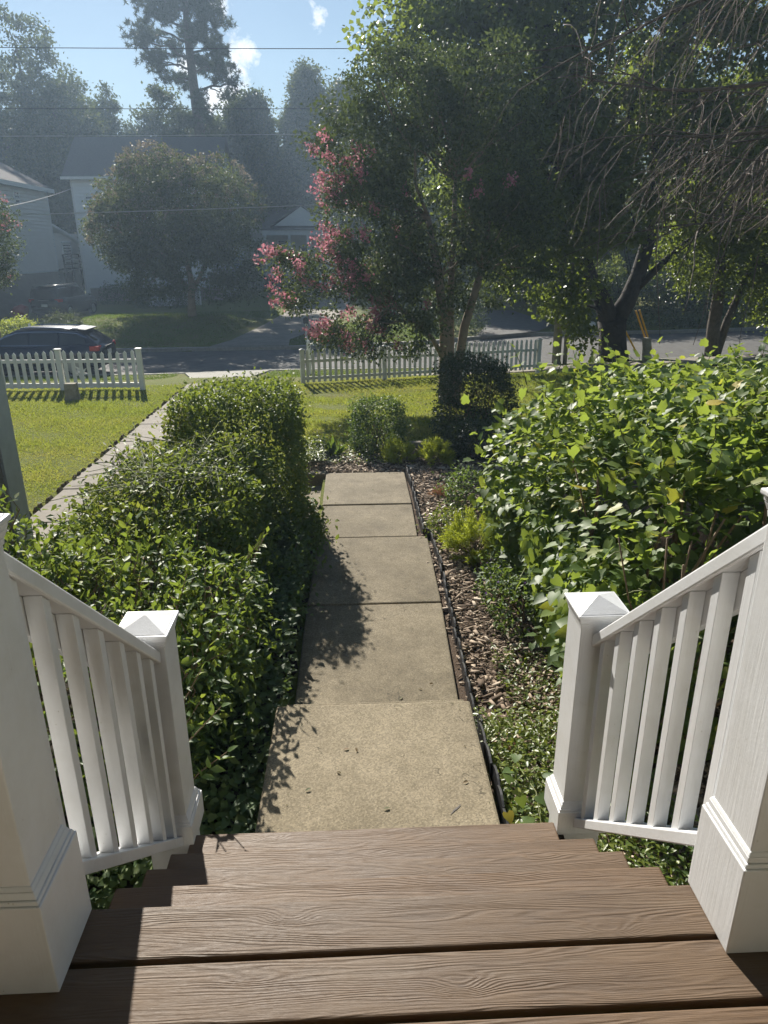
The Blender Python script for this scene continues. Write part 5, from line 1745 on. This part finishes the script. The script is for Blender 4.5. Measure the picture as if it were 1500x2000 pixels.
# white house behind the rounded tree
wh = thing('white_house', 'white sided house with a dark gable roof behind the rounded tree', 'house', (-14, 58, -2.2))
w_ = MB().box(-18.95, -9.0, 54, 60.5, -2.35, 6.0).build('wall', SIDING_WHITE, wh)
siding(w_, -18.83, -9.12, 54, 64, -1.0, 5.95, .22, SIDING_WHITE, '-y')
siding(w_, -18.95, -9.0, 54.12, 64, -1.0, 5.95, .19, SIDING_WHITE, '+x')
for xx in (-18.95, -9.12):
    MB().box(xx, xx + .12, 53.965, 53.999, -2.3, 5.95).build('corner_board', TRIM, wh)
MB().prism([(53.5, 6.02), (53.5, 6.14), (57.2, 9.03), (60.9, 6.14), (60.9, 6.02), (57.2, 8.88)], 'x', -19.35, -8.7).build('roof', ROOF_D, wh)
MB().prism([(54, 6.0), (60.5, 6.0), (57.2, 8.75)], 'x', -9.05, -9.0).build('gable', SIDING_WHITE, wh)
MB().box(-19.38, -8.68, 53.42, 53.498, 5.98, 6.16).build('gutter', TRIM, wh)
for (x, z, w, h) in [(-17.6, 3.6, .9, 1.4), (-15.4, 3.6, .9, 1.4), (-12.8, 3.6, .9, 1.4), (-10.4, 3.6, .9, 1.4), (-16.6, .3, .9, 1.5), (-13.4, .3, 1.6, 1.5)]:
    window(wh, x, 53.97, z, w, h, '-y')
MB().box(-18.6, -9.2, 53.94, 53.99, -2.3, -1.02).build('skirting', SIDING_BROWN, wh)
# lattice panel and stoop beside it
lt = thing('lattice_screen', 'white lattice screen at the right end of the white house', 'lattice', (-10.6, 50, -2.1))
m = MB()
for k in range(-6, 14):
    a = -11.6 + k * .16
    for sgn in (1, -1):
        pts = []
        for t in np.linspace(0, 1, 12):
            x = a + sgn * t * 1.7 + (0 if sgn > 0 else 0)
            z = -2.0 + t * 1.7
            if -11.45 <= x <= -10.15:
                pts.append((x, z))
        if len(pts) > 1:
            (xa_, za_), (xb_, zb_) = pts[0], pts[-1]
            m.hexa([(xa_ - .02, 50 + .01 * sgn, za_), (xa_ + .02, 50 + .01 * sgn, za_), (xb_ + .02, 50 + .01 * sgn, zb_), (xb_ - .02, 50 + .01 * sgn, zb_)],
                   [(xa_ - .02, 50.008 + .01 * sgn, za_), (xa_ + .02, 50.008 + .01 * sgn, za_), (xb_ + .02, 50.008 + .01 * sgn, zb_), (xb_ - .02, 50.008 + .01 * sgn, zb_)])
m.build('lattice_strips', TRIM, lt)['kind'] = 'stuff'
for xx in (-11.52, -10.15):
    MB().box(xx, xx + .09, 49.96, 50.05, -2.15, -.2).build('frame', TRIM, lt)
sr = thing('porch_stairs', 'white stairs and balustrade before the white house, behind the tree trunk', 'stairs', (-12.4, 49.5, -2.1))
for k in range(6):
    MB().box(-13.4, -11.9, 49.4 + .27 * k, 49.68 + .27 * k, -2.15, -1.95 + .18 * k).build('step', TRIM, sr)
for k in range(9):
    yy = 49.45 + k * .19
    z = -1.95 + .127 * k
    MB().box(-11.86, -11.83, yy - .015, yy + .015, z, z + .8).build('baluster', TRIM, sr)
MB().hexa([(-11.88, 49.4, -1.17), (-11.81, 49.4, -1.17), (-11.81, 51.1, -.02), (-11.88, 51.1, -.02)], [(-11.88, 49.4, -1.10), (-11.81, 49.4, -1.10), (-11.81, 51.1, .05), (-11.88, 51.1, .05)]).build('handrail', TRIM, sr)
MB().box(-11.9, -11.8, 49.3, 49.395, -2.15, -1.0).build('post', TRIM, sr)

# cream porch house in the middle distance
fh = thing('porch_house', 'cream house with a columned white porch beyond the driveway', 'house', (-4, 70, -2))
wf = MB().box(-9.5, 1.5, 67.8, 76, -2, 3.6).build('wall', SIDING_CREAM, fh)
siding(wf, -9.4, 1.4, 67.8, 76, -1.0, 3.55, .2, SIDING_CREAM, '-y')
MB().prism([(67.2, 3.7), (67.2, 3.85), (71.9, 6.1), (76.6, 3.85), (76.6, 3.7), (71.9, 5.95)], 'x', -10, 2).build('roof', ROOF, fh)
MB().hexa([(-7.6, 64.4, 3.0), (-1.2, 64.4, 3.0), (-1.2, 67.7, 3.9), (-7.6, 67.7, 3.9)], [(-7.6, 64.4, 3.1), (-1.2, 64.4, 3.1), (-1.2, 67.7, 4.0), (-7.6, 67.7, 4.0)]).build('porch_roof', ROOF, fh)
MB().box(-7.4, -1.4, 64.5, 64.62, 2.62, 2.995).build('porch_beam', TRIM, fh)
g = MB().prism([(-6.4, 3.35), (-1.8, 3.35), (-4.1, 4.85)], 'y', 64.9, 65.0).build('gable', TRIM, fh)
MB().hexa([(-6.75, 64.7, 3.30), (-4.1, 64.7, 4.97), (-4.1, 67.7, 4.97), (-6.75, 67.7, 3.3)], [(-6.75, 64.7, 3.42), (-4.1, 64.7, 5.09), (-4.1, 67.7, 5.09), (-6.75, 67.7, 3.42)]).build('gable_roof', ROOF, fh)
MB().hexa([(-1.45, 64.7, 3.30), (-4.1, 64.7, 4.97), (-4.1, 67.7, 4.97), (-1.45, 67.7, 3.3)], [(-1.45, 64.7, 3.42), (-4.1, 64.7, 5.09), (-4.1, 67.7, 5.09), (-1.45, 67.7, 3.42)]).build('gable_roof', ROOF, fh)
for xx in (-7.2, -5.15, -3.6, -1.6):
    c = MB().tube([(xx, 64.56, -.38), (xx, 64.56, 2.615)], [.13, .11], 10).build('column', TRIM, fh)
MB().box(-7.6, -1.2, 64.4, 67.7, -.6, -.4).build('porch_floor', TRIM, fh)
for k in range(26):
    xx = -7.1 + k * .218
    MB().box(xx - .02, xx + .02, 64.52, 64.56, -.3, .42).build('baluster', TRIM, fh)
MB().box(-7.2, -1.6, 64.50, 64.58, .42, .50).build('porch_rail', TRIM, fh)
window(fh, -6.0, 67.76, .7, .8, 1.5, '-y')
window(fh, -2.3, 67.76, .7, .8, 1.5, '-y')
MB().box(-4.6, -3.7, 67.72, 67.775, -.38, 1.75).build('door', plain('dark door', (.05, .04, .03), (.07, .06, .05)), fh)
MB().box(-7.5, -1.3, 64.7, 64.76, -2.1, -.61).build('skirting', DARKWOOD, fh)
# grey-white house glimpsed through the trees to the right
rh = thing('pale_house', 'pale house glimpsed through leaves right of the crape myrtle', 'house', (10, 60, -2))
w_ = MB().box(7.6, 16, 58, 66, -2.2, 3.2).build('wall', SIDING_WHITE, rh)
siding(w_, 7.6, 16, 58, 66, -1.8, 3.2, .2, SIDING_WHITE, '-y')
window(rh, 9.3, 57.97, -.5, 1.1, 1.5, '-y')
MB().prism([(57.5, 3.25), (57.5, 3.4), (62, 5.6), (66.5, 3.4), (66.5, 3.25), (62, 5.45)], 'x', 7.2, 16.4).build('roof', ROOF, rh)
# our own house's wing on the left
wg = thing('house_wing', 'near wing of the house at the left edge: taupe siding and grey corner board', 'house', (-4.5, 4, -1.7))
wb = MB().box(-6.5, -3.41, -1.0, 7.0, -1.9, 3.0).build('wall', WINGSIDE, wg)
siding(wb, -6.5, -3.41, -1.0, 6.715, -1.7, 3.0, .165, WINGSIDE, '+x', .022)
MB().box(-3.409, -3.370, 6.72, 7.02, -1.8, 3.0).build('corner_board', CORNER, wg, bevel=.004)
MB().box(-3.51, -3.371, 7.0205, 7.05, -1.8, 3.0).build('corner_board', CORNER, wg, bevel=.004)
# front wall of our own house, behind the porch
ow = thing('own_house', 'cream front wall of the house at the back of the porch', 'house', (0, -1.7, 0))
fw = MB().box(-3.4, 6.0, -1.9, -1.75, -1.2, 3.2).build('wall', SIDING_CREAM, ow)
MB().box(-3.3, 6.0, -1.74, 1.42, 2.50, 2.66).build('porch_roof', TRIM, ow)

# ------------------------------------------------------------------ vehicles
CARBLUE = plain('dark navy car paint', (0.020, 0.026, 0.045), (0.024, 0.031, 0.054), 1, .22, spec=.7, metal=.35)
CARBLACK = plain('black car paint', (0.008, 0.008, 0.009), (0.012, 0.012, 0.013), 1, .18, spec=.6)
CARWHITE = plain('white car paint', (0.70, 0.71, 0.72), (0.74, 0.75, 0.76), 1, .25)
RUBBER = plain('tyre rubber', (0.012, 0.012, 0.012), (0.02, 0.02, 0.02), 9, .8)
ALLOY = plain('alloy rim', (0.45, 0.45, 0.46), (0.55, 0.55, 0.56), 9, .3, metal=.8)
CHROME = plain('bright chrome trim', (0.6, 0.6, 0.61), (0.68, 0.68, 0.69), 9, .15, metal=1.0)
CARGLASS = plain('tinted car glass', (0.010, 0.012, 0.014), (0.014, 0.017, 0.02), 2, .05, spec=.8)
REDLAMP = plain('red tail lamp', (0.38, 0.02, 0.02), (0.48, 0.04, 0.03), 9, .2)
PLATE = plain('number plate', (0.6, 0.6, 0.58), (0.66, 0.66, 0.64), 9, .5)


def car(name, label, loc, rotz, paint, Lc=4.75, Wc=1.88, Hc=1.66, sporty=True, hgt_belt=.98):
    """body lofted from side-profile stations; +x is the nose"""
    t = thing(name, label, 'car', loc, rotz=rotz)
    hw = Wc / 2
    # lower body stations: x, bottom z, shoulder z, half width
    xs_ = [-.5, -.485, -.44, -.30, -.10, .10, .28, .40, .46, .49, .5]
    zb = [.42, .34, .27, .24, .22, .22, .24, .26, .30, .36, .45]
    zt = [.80, .98, 1.05, 1.03, 1.00, .98, .97, .92, .84, .76, .66]
    wd_ = [.78, .88, .96, 1.0, 1.0, 1.0, 1.0, .97, .90, .80, .66]
    prof = []
    for x, b, tt, w in zip(xs_, zb, zt, wd_):
        tt = tt * hgt_belt / .98
        W_ = hw * w
        prof.append([(x * Lc, -W_ * .90, b), (x * Lc, -W_ * .985, b + (tt - b) * .25), (x * Lc, -W_, b + (tt - b) * .6), (x * Lc, -W_ * .96, b + (tt - b) * .9), (x * Lc, -W_ * .88, tt),
                     (x * Lc, W_ * .88, tt), (x * Lc, W_ * .96, b + (tt - b) * .9), (x * Lc, W_, b + (tt - b) * .6), (x * Lc, W_ * .985, b + (tt - b) * .25), (x * Lc, W_ * .90, b)])
    vv = [p for s_ in prof for p in s_]
    n = 10
    ff = [(i * n + k, (i + 1) * n + k, (i + 1) * n + (k + 1) % n, i * n + (k + 1) % n) for i in range(len(prof) - 1) for k in range(n)]
    ff += [tuple(range(n)), tuple((len(prof) - 1) * n + k for k in range(n - 1, -1, -1))]
    MB().add(vv, ff).build('body', paint, t, local=True, smooth=True)
    # cabin
    if sporty:
        cx_ = [-.475, -.40, -.33, -.18, 0.0, .12, .22, .33]
        cz = [.02, .36, .58, .655, .665, .63, .42, .02]
        cw = [.80, .76, .72, .70, .70, .71, .76, .84]
    else:
        cx_ = [-.485, -.465, -.44, -.25, 0.0, .10, .17, .24]
        cz = [.02, .45, .72, .76, .76, .74, .45, .02]
        cw = [.84, .80, .76, .75, .75, .75, .79, .85]
    sc = (Hc - hgt_belt) / max(cz)
    pr = []
    for x, z, w in zip(cx_, cz, cw):
        W_ = hw * w
        zt_ = hgt_belt + z * sc
        pr.append([(x * Lc, -hw * .86, hgt_belt - .04), (x * Lc, -W_ * 1.0 - (hw * .86 - W_) * .25, hgt_belt + (zt_ - hgt_belt) * .75), (x * Lc, -W_ * .86, zt_), (x * Lc, 0, zt_ + .018), (x * Lc, W_ * .86, zt_), (x * Lc, W_ + (hw * .86 - W_) * .25, hgt_belt + (zt_ - hgt_belt) * .75), (x * Lc, hw * .86, hgt_belt - .04)])
    n = 7
    vv = [p for s_ in pr for p in s_]
    ff = [(i * n + k, (i + 1) * n + k, (i + 1) * n + k + 1, i * n + k + 1) for i in range(len(pr) - 1) for k in range(n - 1)]
    ff += [tuple(range(n)), tuple((len(pr) - 1) * n + k for k in range(n - 1, -1, -1))]
    cb = MB().add(vv, ff).build('cabin', paint, t, local=True, smooth=True)
    # side glass: polygon set just proud of the cabin side
    def zroof(x):
        return hgt_belt + np.interp(x / Lc, cx_, cz) * sc
    def yside(x, z):
        w = np.interp(x / Lc, cx_, cw) * hw
        zr = zroof(x)
        f = np.clip((z - hgt_belt) / max(zr - hgt_belt, .02), 0, 1)
        a, b, c = hw * .86, w + (hw * .86 - w) * .25, w * .86
        return np.interp(f, [0, .75, 1], [a, b, c])
    cuts = [-.40, -.19, .03, .27] if sporty else [-.43, -.21, .0, .20]
    for sgn in (-1, 1):
        for k in range(3):
            xa_, xb_ = cuts[k] * Lc + .03, cuts[k + 1] * Lc - .03
            top, bot = [], []
            for x in np.linspace(xa_, xb_, 7):
                zt_ = hgt_belt + (zroof(x) - hgt_belt) * .78 - .02
                zb_ = hgt_belt + .03
                zt_ = max(zt_, zb_ + .01)
                top.append((x, sgn * (yside(x, zt_) + .006), zt_))
                bot.append((x, sgn * (yside(x, zb_) + .006), zb_))
            m = MB()
            m.add(bot + top, [(i, i + 1, 7 + i + 1, 7 + i) if sgn < 0 else (i + 1, i, 7 + i, 7 + i + 1) for i in range(6)])
            m.build('side_window', CARGLASS, cb, local=True, smooth=True)
        # bright line under and over the glass
        ptsb = [(x, sgn * (yside(x, hgt_belt + .015) + .008), hgt_belt + .015) for x in np.linspace(cuts[0] * Lc, cuts[3] * Lc, 10)]
        ptst = [(x, sgn * (yside(x, hgt_belt + (zroof(x) - hgt_belt) * .80) + .008), hgt_belt + (zroof(x) - hgt_belt) * .80) for x in np.linspace(cuts[0] * Lc, cuts[3] * Lc, 10)]
        MB().tube(ptsb, .018, 4).build('window_trim', CHROME, cb, local=True)
        MB().tube(ptst, .018, 4).build('window_trim', CHROME, cb, local=True)
        MB().tube([(x * Lc, sgn * hw * .60, Hc + .03 - abs(x) * .15) for x in np.linspace(-.33, .10, 6)], .018, 5).build('roof_rail', CHROME, cb, local=True)
        MB().prism([(-.02, 0), (.02, 0), (.0, .10)], 'y', 0, .01)
        MB().box(.235 * Lc, .235 * Lc + .10, sgn * hw * .93, sgn * hw * .93 + sgn * .14, hgt_belt - .01, hgt_belt + .11).build('mirror', paint, t, local=True, bevel=.02)
        # lamps
        MB().box(-.49 * Lc, -.42 * Lc, min(sgn * hw * .62, sgn * hw * .962), max(sgn * hw * .62, sgn * hw * .962), .82 * hgt_belt / .98, .97 * hgt_belt / .98).build('tail_light', REDLAMP, t, local=True, bevel=.02)
        MB().box(.44 * Lc, .485 * Lc, min(sgn * hw * .55, sgn * hw * .86), max(sgn * hw * .55, sgn * hw * .86), .66, .78).build('headlight', PLATE, t, local=True, bevel=.02)
        for wx in (-.295, .305):
            wm = MB()
            r = .36
            cyl = [(wx * Lc, sgn * (hw - .22), r), (wx * Lc, sgn * (hw + .005), r)]
            wh_ = wm.tube(cyl, r, 20).build('wheel', RUBBER, t, local=True, bevel=.02)
            MB().tube([(wx * Lc, sgn * (hw + .006), r), (wx * Lc, sgn * (hw + .014), r)], [.24, .22], 14).build('rim', ALLOY, wh_, local=True)
    # rear screen, spoiler, plate, bumper
    x0, x1 = (cx_[0] + .012) * Lc, (cx_[2] - .004) * Lc
    zf = lambda x: zroof(x)
    rs = [(x, s_ * hw * .60, zf(x) + .004 + .012 * (1 - abs(s_))) for x in (x0 + .07, (x0 + x1) / 2, x1 - .04) for s_ in (-1, 0, 1)]
    MB().add(rs, [(0, 1, 4, 3), (1, 2, 5, 4), (3, 4, 7, 6), (4, 5, 8, 7)]).build('rear_window', CARGLASS, cb, local=True, smooth=True)
    ws = [(x, s_ * hw * .60, zf(x) + .004 + .012 * (1 - abs(s_))) for x in (.145 * Lc, .21 * Lc, .30 * Lc) for s_ in (-1, 0, 1)] if sporty else [(x, s_ * hw * .60, zf(x) + .004 + .012 * (1 - abs(s_))) for x in (.115 * Lc, .165 * Lc, .22 * Lc) for s_ in (-1, 0, 1)]
    MB().add(ws, [(0, 3, 4, 1), (1, 4, 5, 2), (3, 6, 7, 4), (4, 7, 8, 5)]).build('windscreen', CARGLASS, cb, local=True, smooth=True)
    xr = (cx_[2]) * Lc
    MB().hexa([(xr + .25, -hw * .62, Hc - .045), (xr - .22, -hw * .60, Hc - .085), (xr - .22, hw * .60, Hc - .085), (xr + .25, hw * .62, Hc - .045)], [(xr + .25, -hw * .62, Hc + .005), (xr - .24, -hw * .60, Hc - .05), (xr - .24, hw * .60, Hc - .05), (xr + .25, hw * .62, Hc + .005)]).build('spoiler', paint, cb, local=True, bevel=.012)
    MB().box(-.5 * Lc - .02, -.5 * Lc + .02, -.17, .17, .66, .80).build('licence_plate', PLATE, t, local=True)
    MB().box(-.5 * Lc - .045, -.47 * Lc, -hw * .80, hw * .80, .36, .56).build('rear_bumper', RUBBER, t, local=True, bevel=.03)
    MB().box(-.5 * Lc - .012, -.5 * Lc + .02, -.32, .32, .90 * hgt_belt / .98, .925 * hgt_belt / .98).build('rear_trim', CHROME, t, local=True)
    return t


car('parked_car', 'dark navy crossover parked on the street behind the left picket fence', (-10.05, 24.1, -2.328), R(180), CARBLUE, 4.15, 1.84, 1.52, True, 1.0)
car('parked_car', 'black boxy vehicle with a white plate parked beside the tan house', (-16.55, 43.6, gz(-16.55, 43.6) - .02), R(82), CARBLACK, 4.5, 1.90, 1.78, False, 1.08)
car('parked_car', 'white car standing on the far driveway, half hidden by blossom', (-1.75, 56.5, zz(56.5) - .01), R(93), CARWHITE, 4.5, 1.80, 1.48, True, .92)

# ------------------------------------------------------------------ street furniture and small things
mbx = thing('mailbox', 'dark mailbox on a white post at the far kerb', 'mailbox', (-1.95, 31, -2.2))
MB().box(-1.99, -1.89, 30.95, 31.05, -2.3, -1.42).build('post', TRIM, mbx, bevel=.008)
m = MB()
pts = [(-.11, 0), (.11, 0), (.11, .16), (.078, .22), (0, .25), (-.078, .22), (-.11, .16)]
m.prism([(x - 1.94, z - 1.415) for x, z in pts], 'y', 30.72, 31.22).build('box', BLACKPLASTIC, mbx, bevel=.01)
MB().box(-1.825, -1.81, 30.85, 30.88, -1.25, -1.10).build('flag', REDLAMP, mbx)
wp = thing('white_post', 'short white post with a small arm behind the corner of the right picket fence', 'post', (-1.3, 21.4, -2.1))
MB().box(-1.355, -1.245, 21.35, 21.46, -2.2, -1.08).build('shaft', WHITE_PLAIN, wp, bevel=.01)
MB().frustum(-1.30, 21.405, -1.0795, -1.0, .11, .05).build('cap', WHITE_PLAIN, wp, bevel=.01)
MB().tube([(-1.245, 21.40, -1.12), (-1.19, 21.40, -1.10), (-1.14, 21.40, -1.16)], .014, 5).build('arm', WHITE_PLAIN, wp)
up_ = thing('utility_pole', 'weathered grey utility pole rising into the maple crown', 'pole', (6.95, 24.3, -2.2))
PW = plain('weathered grey pole', (.15, .145, .13), (.26, .25, .225), 5, .9, 25, .5)
MB().tube([(6.93, 24.3, -2.4), (6.90, 24.3, 2), (6.86, 24.3, 9.5)], [.15, .14, .11], 12).build('shaft', PW, up_, smooth=True)
MB().tube([(7.20, 24.2, -2.4), (7.18, 24.2, 2.0), (7.16, 24.2, 5.0)], .075, 8).build('conduit', PW, up_, smooth=True)
MB().box(5.9, 7.9, 24.22, 24.36, 8.7, 8.85).build('cross_arm', PW, up_)
YEL = plain('yellow plastic guard', (.62, .34, .02), (.72, .42, .035), 9, .45)
for (bx, by, tx, tz, lab, grp) in [(10.86, 25.5, 10.09, -.56, 'right hand yellow guard of the close pair of guy wires behind the green post', 1), (10.78, 25.55, 9.98, -.58, 'left hand yellow guard of the close pair of guy wires behind the green post', 1), (10.32, 25.5, 9.60, -1.17, 'single shorter yellow guy wire guard leaning left of the green post', 1)]:
    g = thing('guy_wire', lab, 'guy wire', (bx, by, -2.25), 'guy wires of the utility pole')
    a, b = Vector((bx, by, -2.28)), Vector((tx, by, tz))
    MB().tube([a.lerp(b, .22), b], .032, 8).build('guard', YEL, g)
    MB().tube([a, b, Vector((6.95, 24.35, 7.5))], .008, 4).build('wire', RUBBER, g)

WIRE = plain('dark cable', (.03, .03, .03), (.05, .05, .05), 3, .5)
WIRE_L = plain('pale service cable', (.30, .29, .27), (.36, .35, .33), 3, .5)
for lab, a, b, sag, r, mt_ in [
        ('highest dark power line crossing the sky', (-45, 33, 9.28), (25, 33, 9.30), .34, .014, WIRE),
        ('second power line, crossing the treetops', (-45, 33, 7.15), (25, 33, 7.15), .30, .012, WIRE),
        ('power line just above the white house roof', (-45, 36, 6.45), (9, 36, 6.5), .22, .012, WIRE_L),
        ('low cable crossing in front of the rounded tree', (-45, 33, 3.1), (7.0, 33, 3.62), .50, .018, WIRE_L),
        ('service cable slanting up to the corner of the white house', (-15.4, 33, 3.05), (-18.9, 53.9, 5.45), .12, .022, WIRE_L)]:
    a, b = Vector(a), Vector(b)
    pts = [a.lerp(b, t) - Vector((0, 0, sag * 4 * t * (1 - t))) for t in np.linspace(0, 1, 25)]
    tag(MB().tube(pts, r, 4).build('power_line', mt_), lab, 'cable')

hedge('golden_bush', 'yellow flowering rounded shrub across the street at the left edge', 'shrub', (-14.95, 33.6, -1.85), (.95, .7, .45), 3200, .09, L_GOLD, DIAMOND, p=2.2, stems=0, seed=80, bump=.12, freq=2)
hedge('round_bush', 'rounded green shrub behind the navy car and before the black vehicle', 'shrub', (-13.1, 34.2, -1.75), (.85, .7, .55), 3200, .085, L_FAR, DIAMOND, p=2.2, stems=0, seed=81, bump=.12, freq=2)
hedge('clipped_bush', 'dark clipped bush against the white house wall', 'shrub', (-15.6, 51.5, -1.6), (1.35, .9, .85), 4200, .12, L_DARK, DIAMOND, p=3.2, stems=0, seed=82, bump=.08, freq=1.5)
hedge('clipped_bush', 'dark bushes under the rounded tree at the white house', 'shrub', (-12.2, 48.2, -1.7), (1.8, .8, .75), 4200, .12, L_DARK, DIAMOND, p=2.6, stems=0, seed=83, bump=.15, freq=1.5)
wm_ = thing('white_mailbox', 'small white box with an upright flag beyond the roof of the navy car', 'mailbox', (-14.3, 33.0, -2.2))
MB().prism([(-.16, 0), (.16, 0), (.16, .14), (.10, .22), (-.10, .22), (-.16, .14)], 'y', 0, .001)
m = MB().prism([(x - 14.32, z - 1.90) for x, z in [(-.17, 0), (.17, 0), (.17, .16), (.10, .24), (-.10, .24), (-.17, .16)]], 'y', 32.8, 33.25)
m.build('box', WHITE_PLAIN, wm_, bevel=.01)
MB().box(-14.36, -14.28, 32.95, 33.05, -2.35, -1.901).build('post', WHITE_PLAIN, wm_)
MB().hexa([(-14.26, 32.98, -1.80), (-14.20, 32.98, -1.80), (-14.20, 33.02, -1.80), (-14.26, 33.02, -1.80)], [(-14.30, 32.98, -1.52), (-14.20, 32.98, -1.50), (-14.20, 33.02, -1.50), (-14.30, 33.02, -1.52)]).build('flag', WHITE_PLAIN, wm_)
rb = thing('red_bin', 'dull red rounded bin lying beside the black vehicle', 'bin', (-18.2, 41.3, gz(-18.2, 41.3)))
RED = plain('dull red plastic', (.26, .03, .035), (.34, .05, .05), 4, .5)
z0 = gz(-18.2, 41.3)
MB().tube([(-18.62, 41.3, z0 + .24), (-18.35, 41.3, z0 + .40), (-18.05, 41.3, z0 + .46), (-17.9, 41.3, z0 + .42)], [.20, .34, .38, .30], 14).build('drum', RED, rb, smooth=True)
MB().tube([(-17.895, 41.3, z0 + .42), (-17.86, 41.3, z0 + .41)], [.33, .31], 14).build('lid', RED, rb)
rk = MB().frustum(11.6, 35.0, -2.2, -1.86, .42, .26, .3, .2).build('white_rock', TRIM, bevel=.06)
tag(rk, 'white rounded rock on the far verge seen right of the yellow guards', 'rock')

# ------------------------------------------------------------------ air
hz, T = new_mat('thin summer haze')
pv_ = T.n('ShaderNodeVolumePrincipled')
pv_.inputs['Color'].default_value = (0.56, 0.76, 1.0, 1)
pv_.inputs['Density'].default_value = 0.0015
pv_.inputs['Anisotropy'].default_value = 0.42
o_ = T.n('ShaderNodeOutputMaterial')
T.l(pv_.outputs[0], o_.inputs['Volume'])
hb = MB().box(-122, 122, -42, 122, -4.0, 27).build('haze', hz)
tag(hb, kind='stuff')
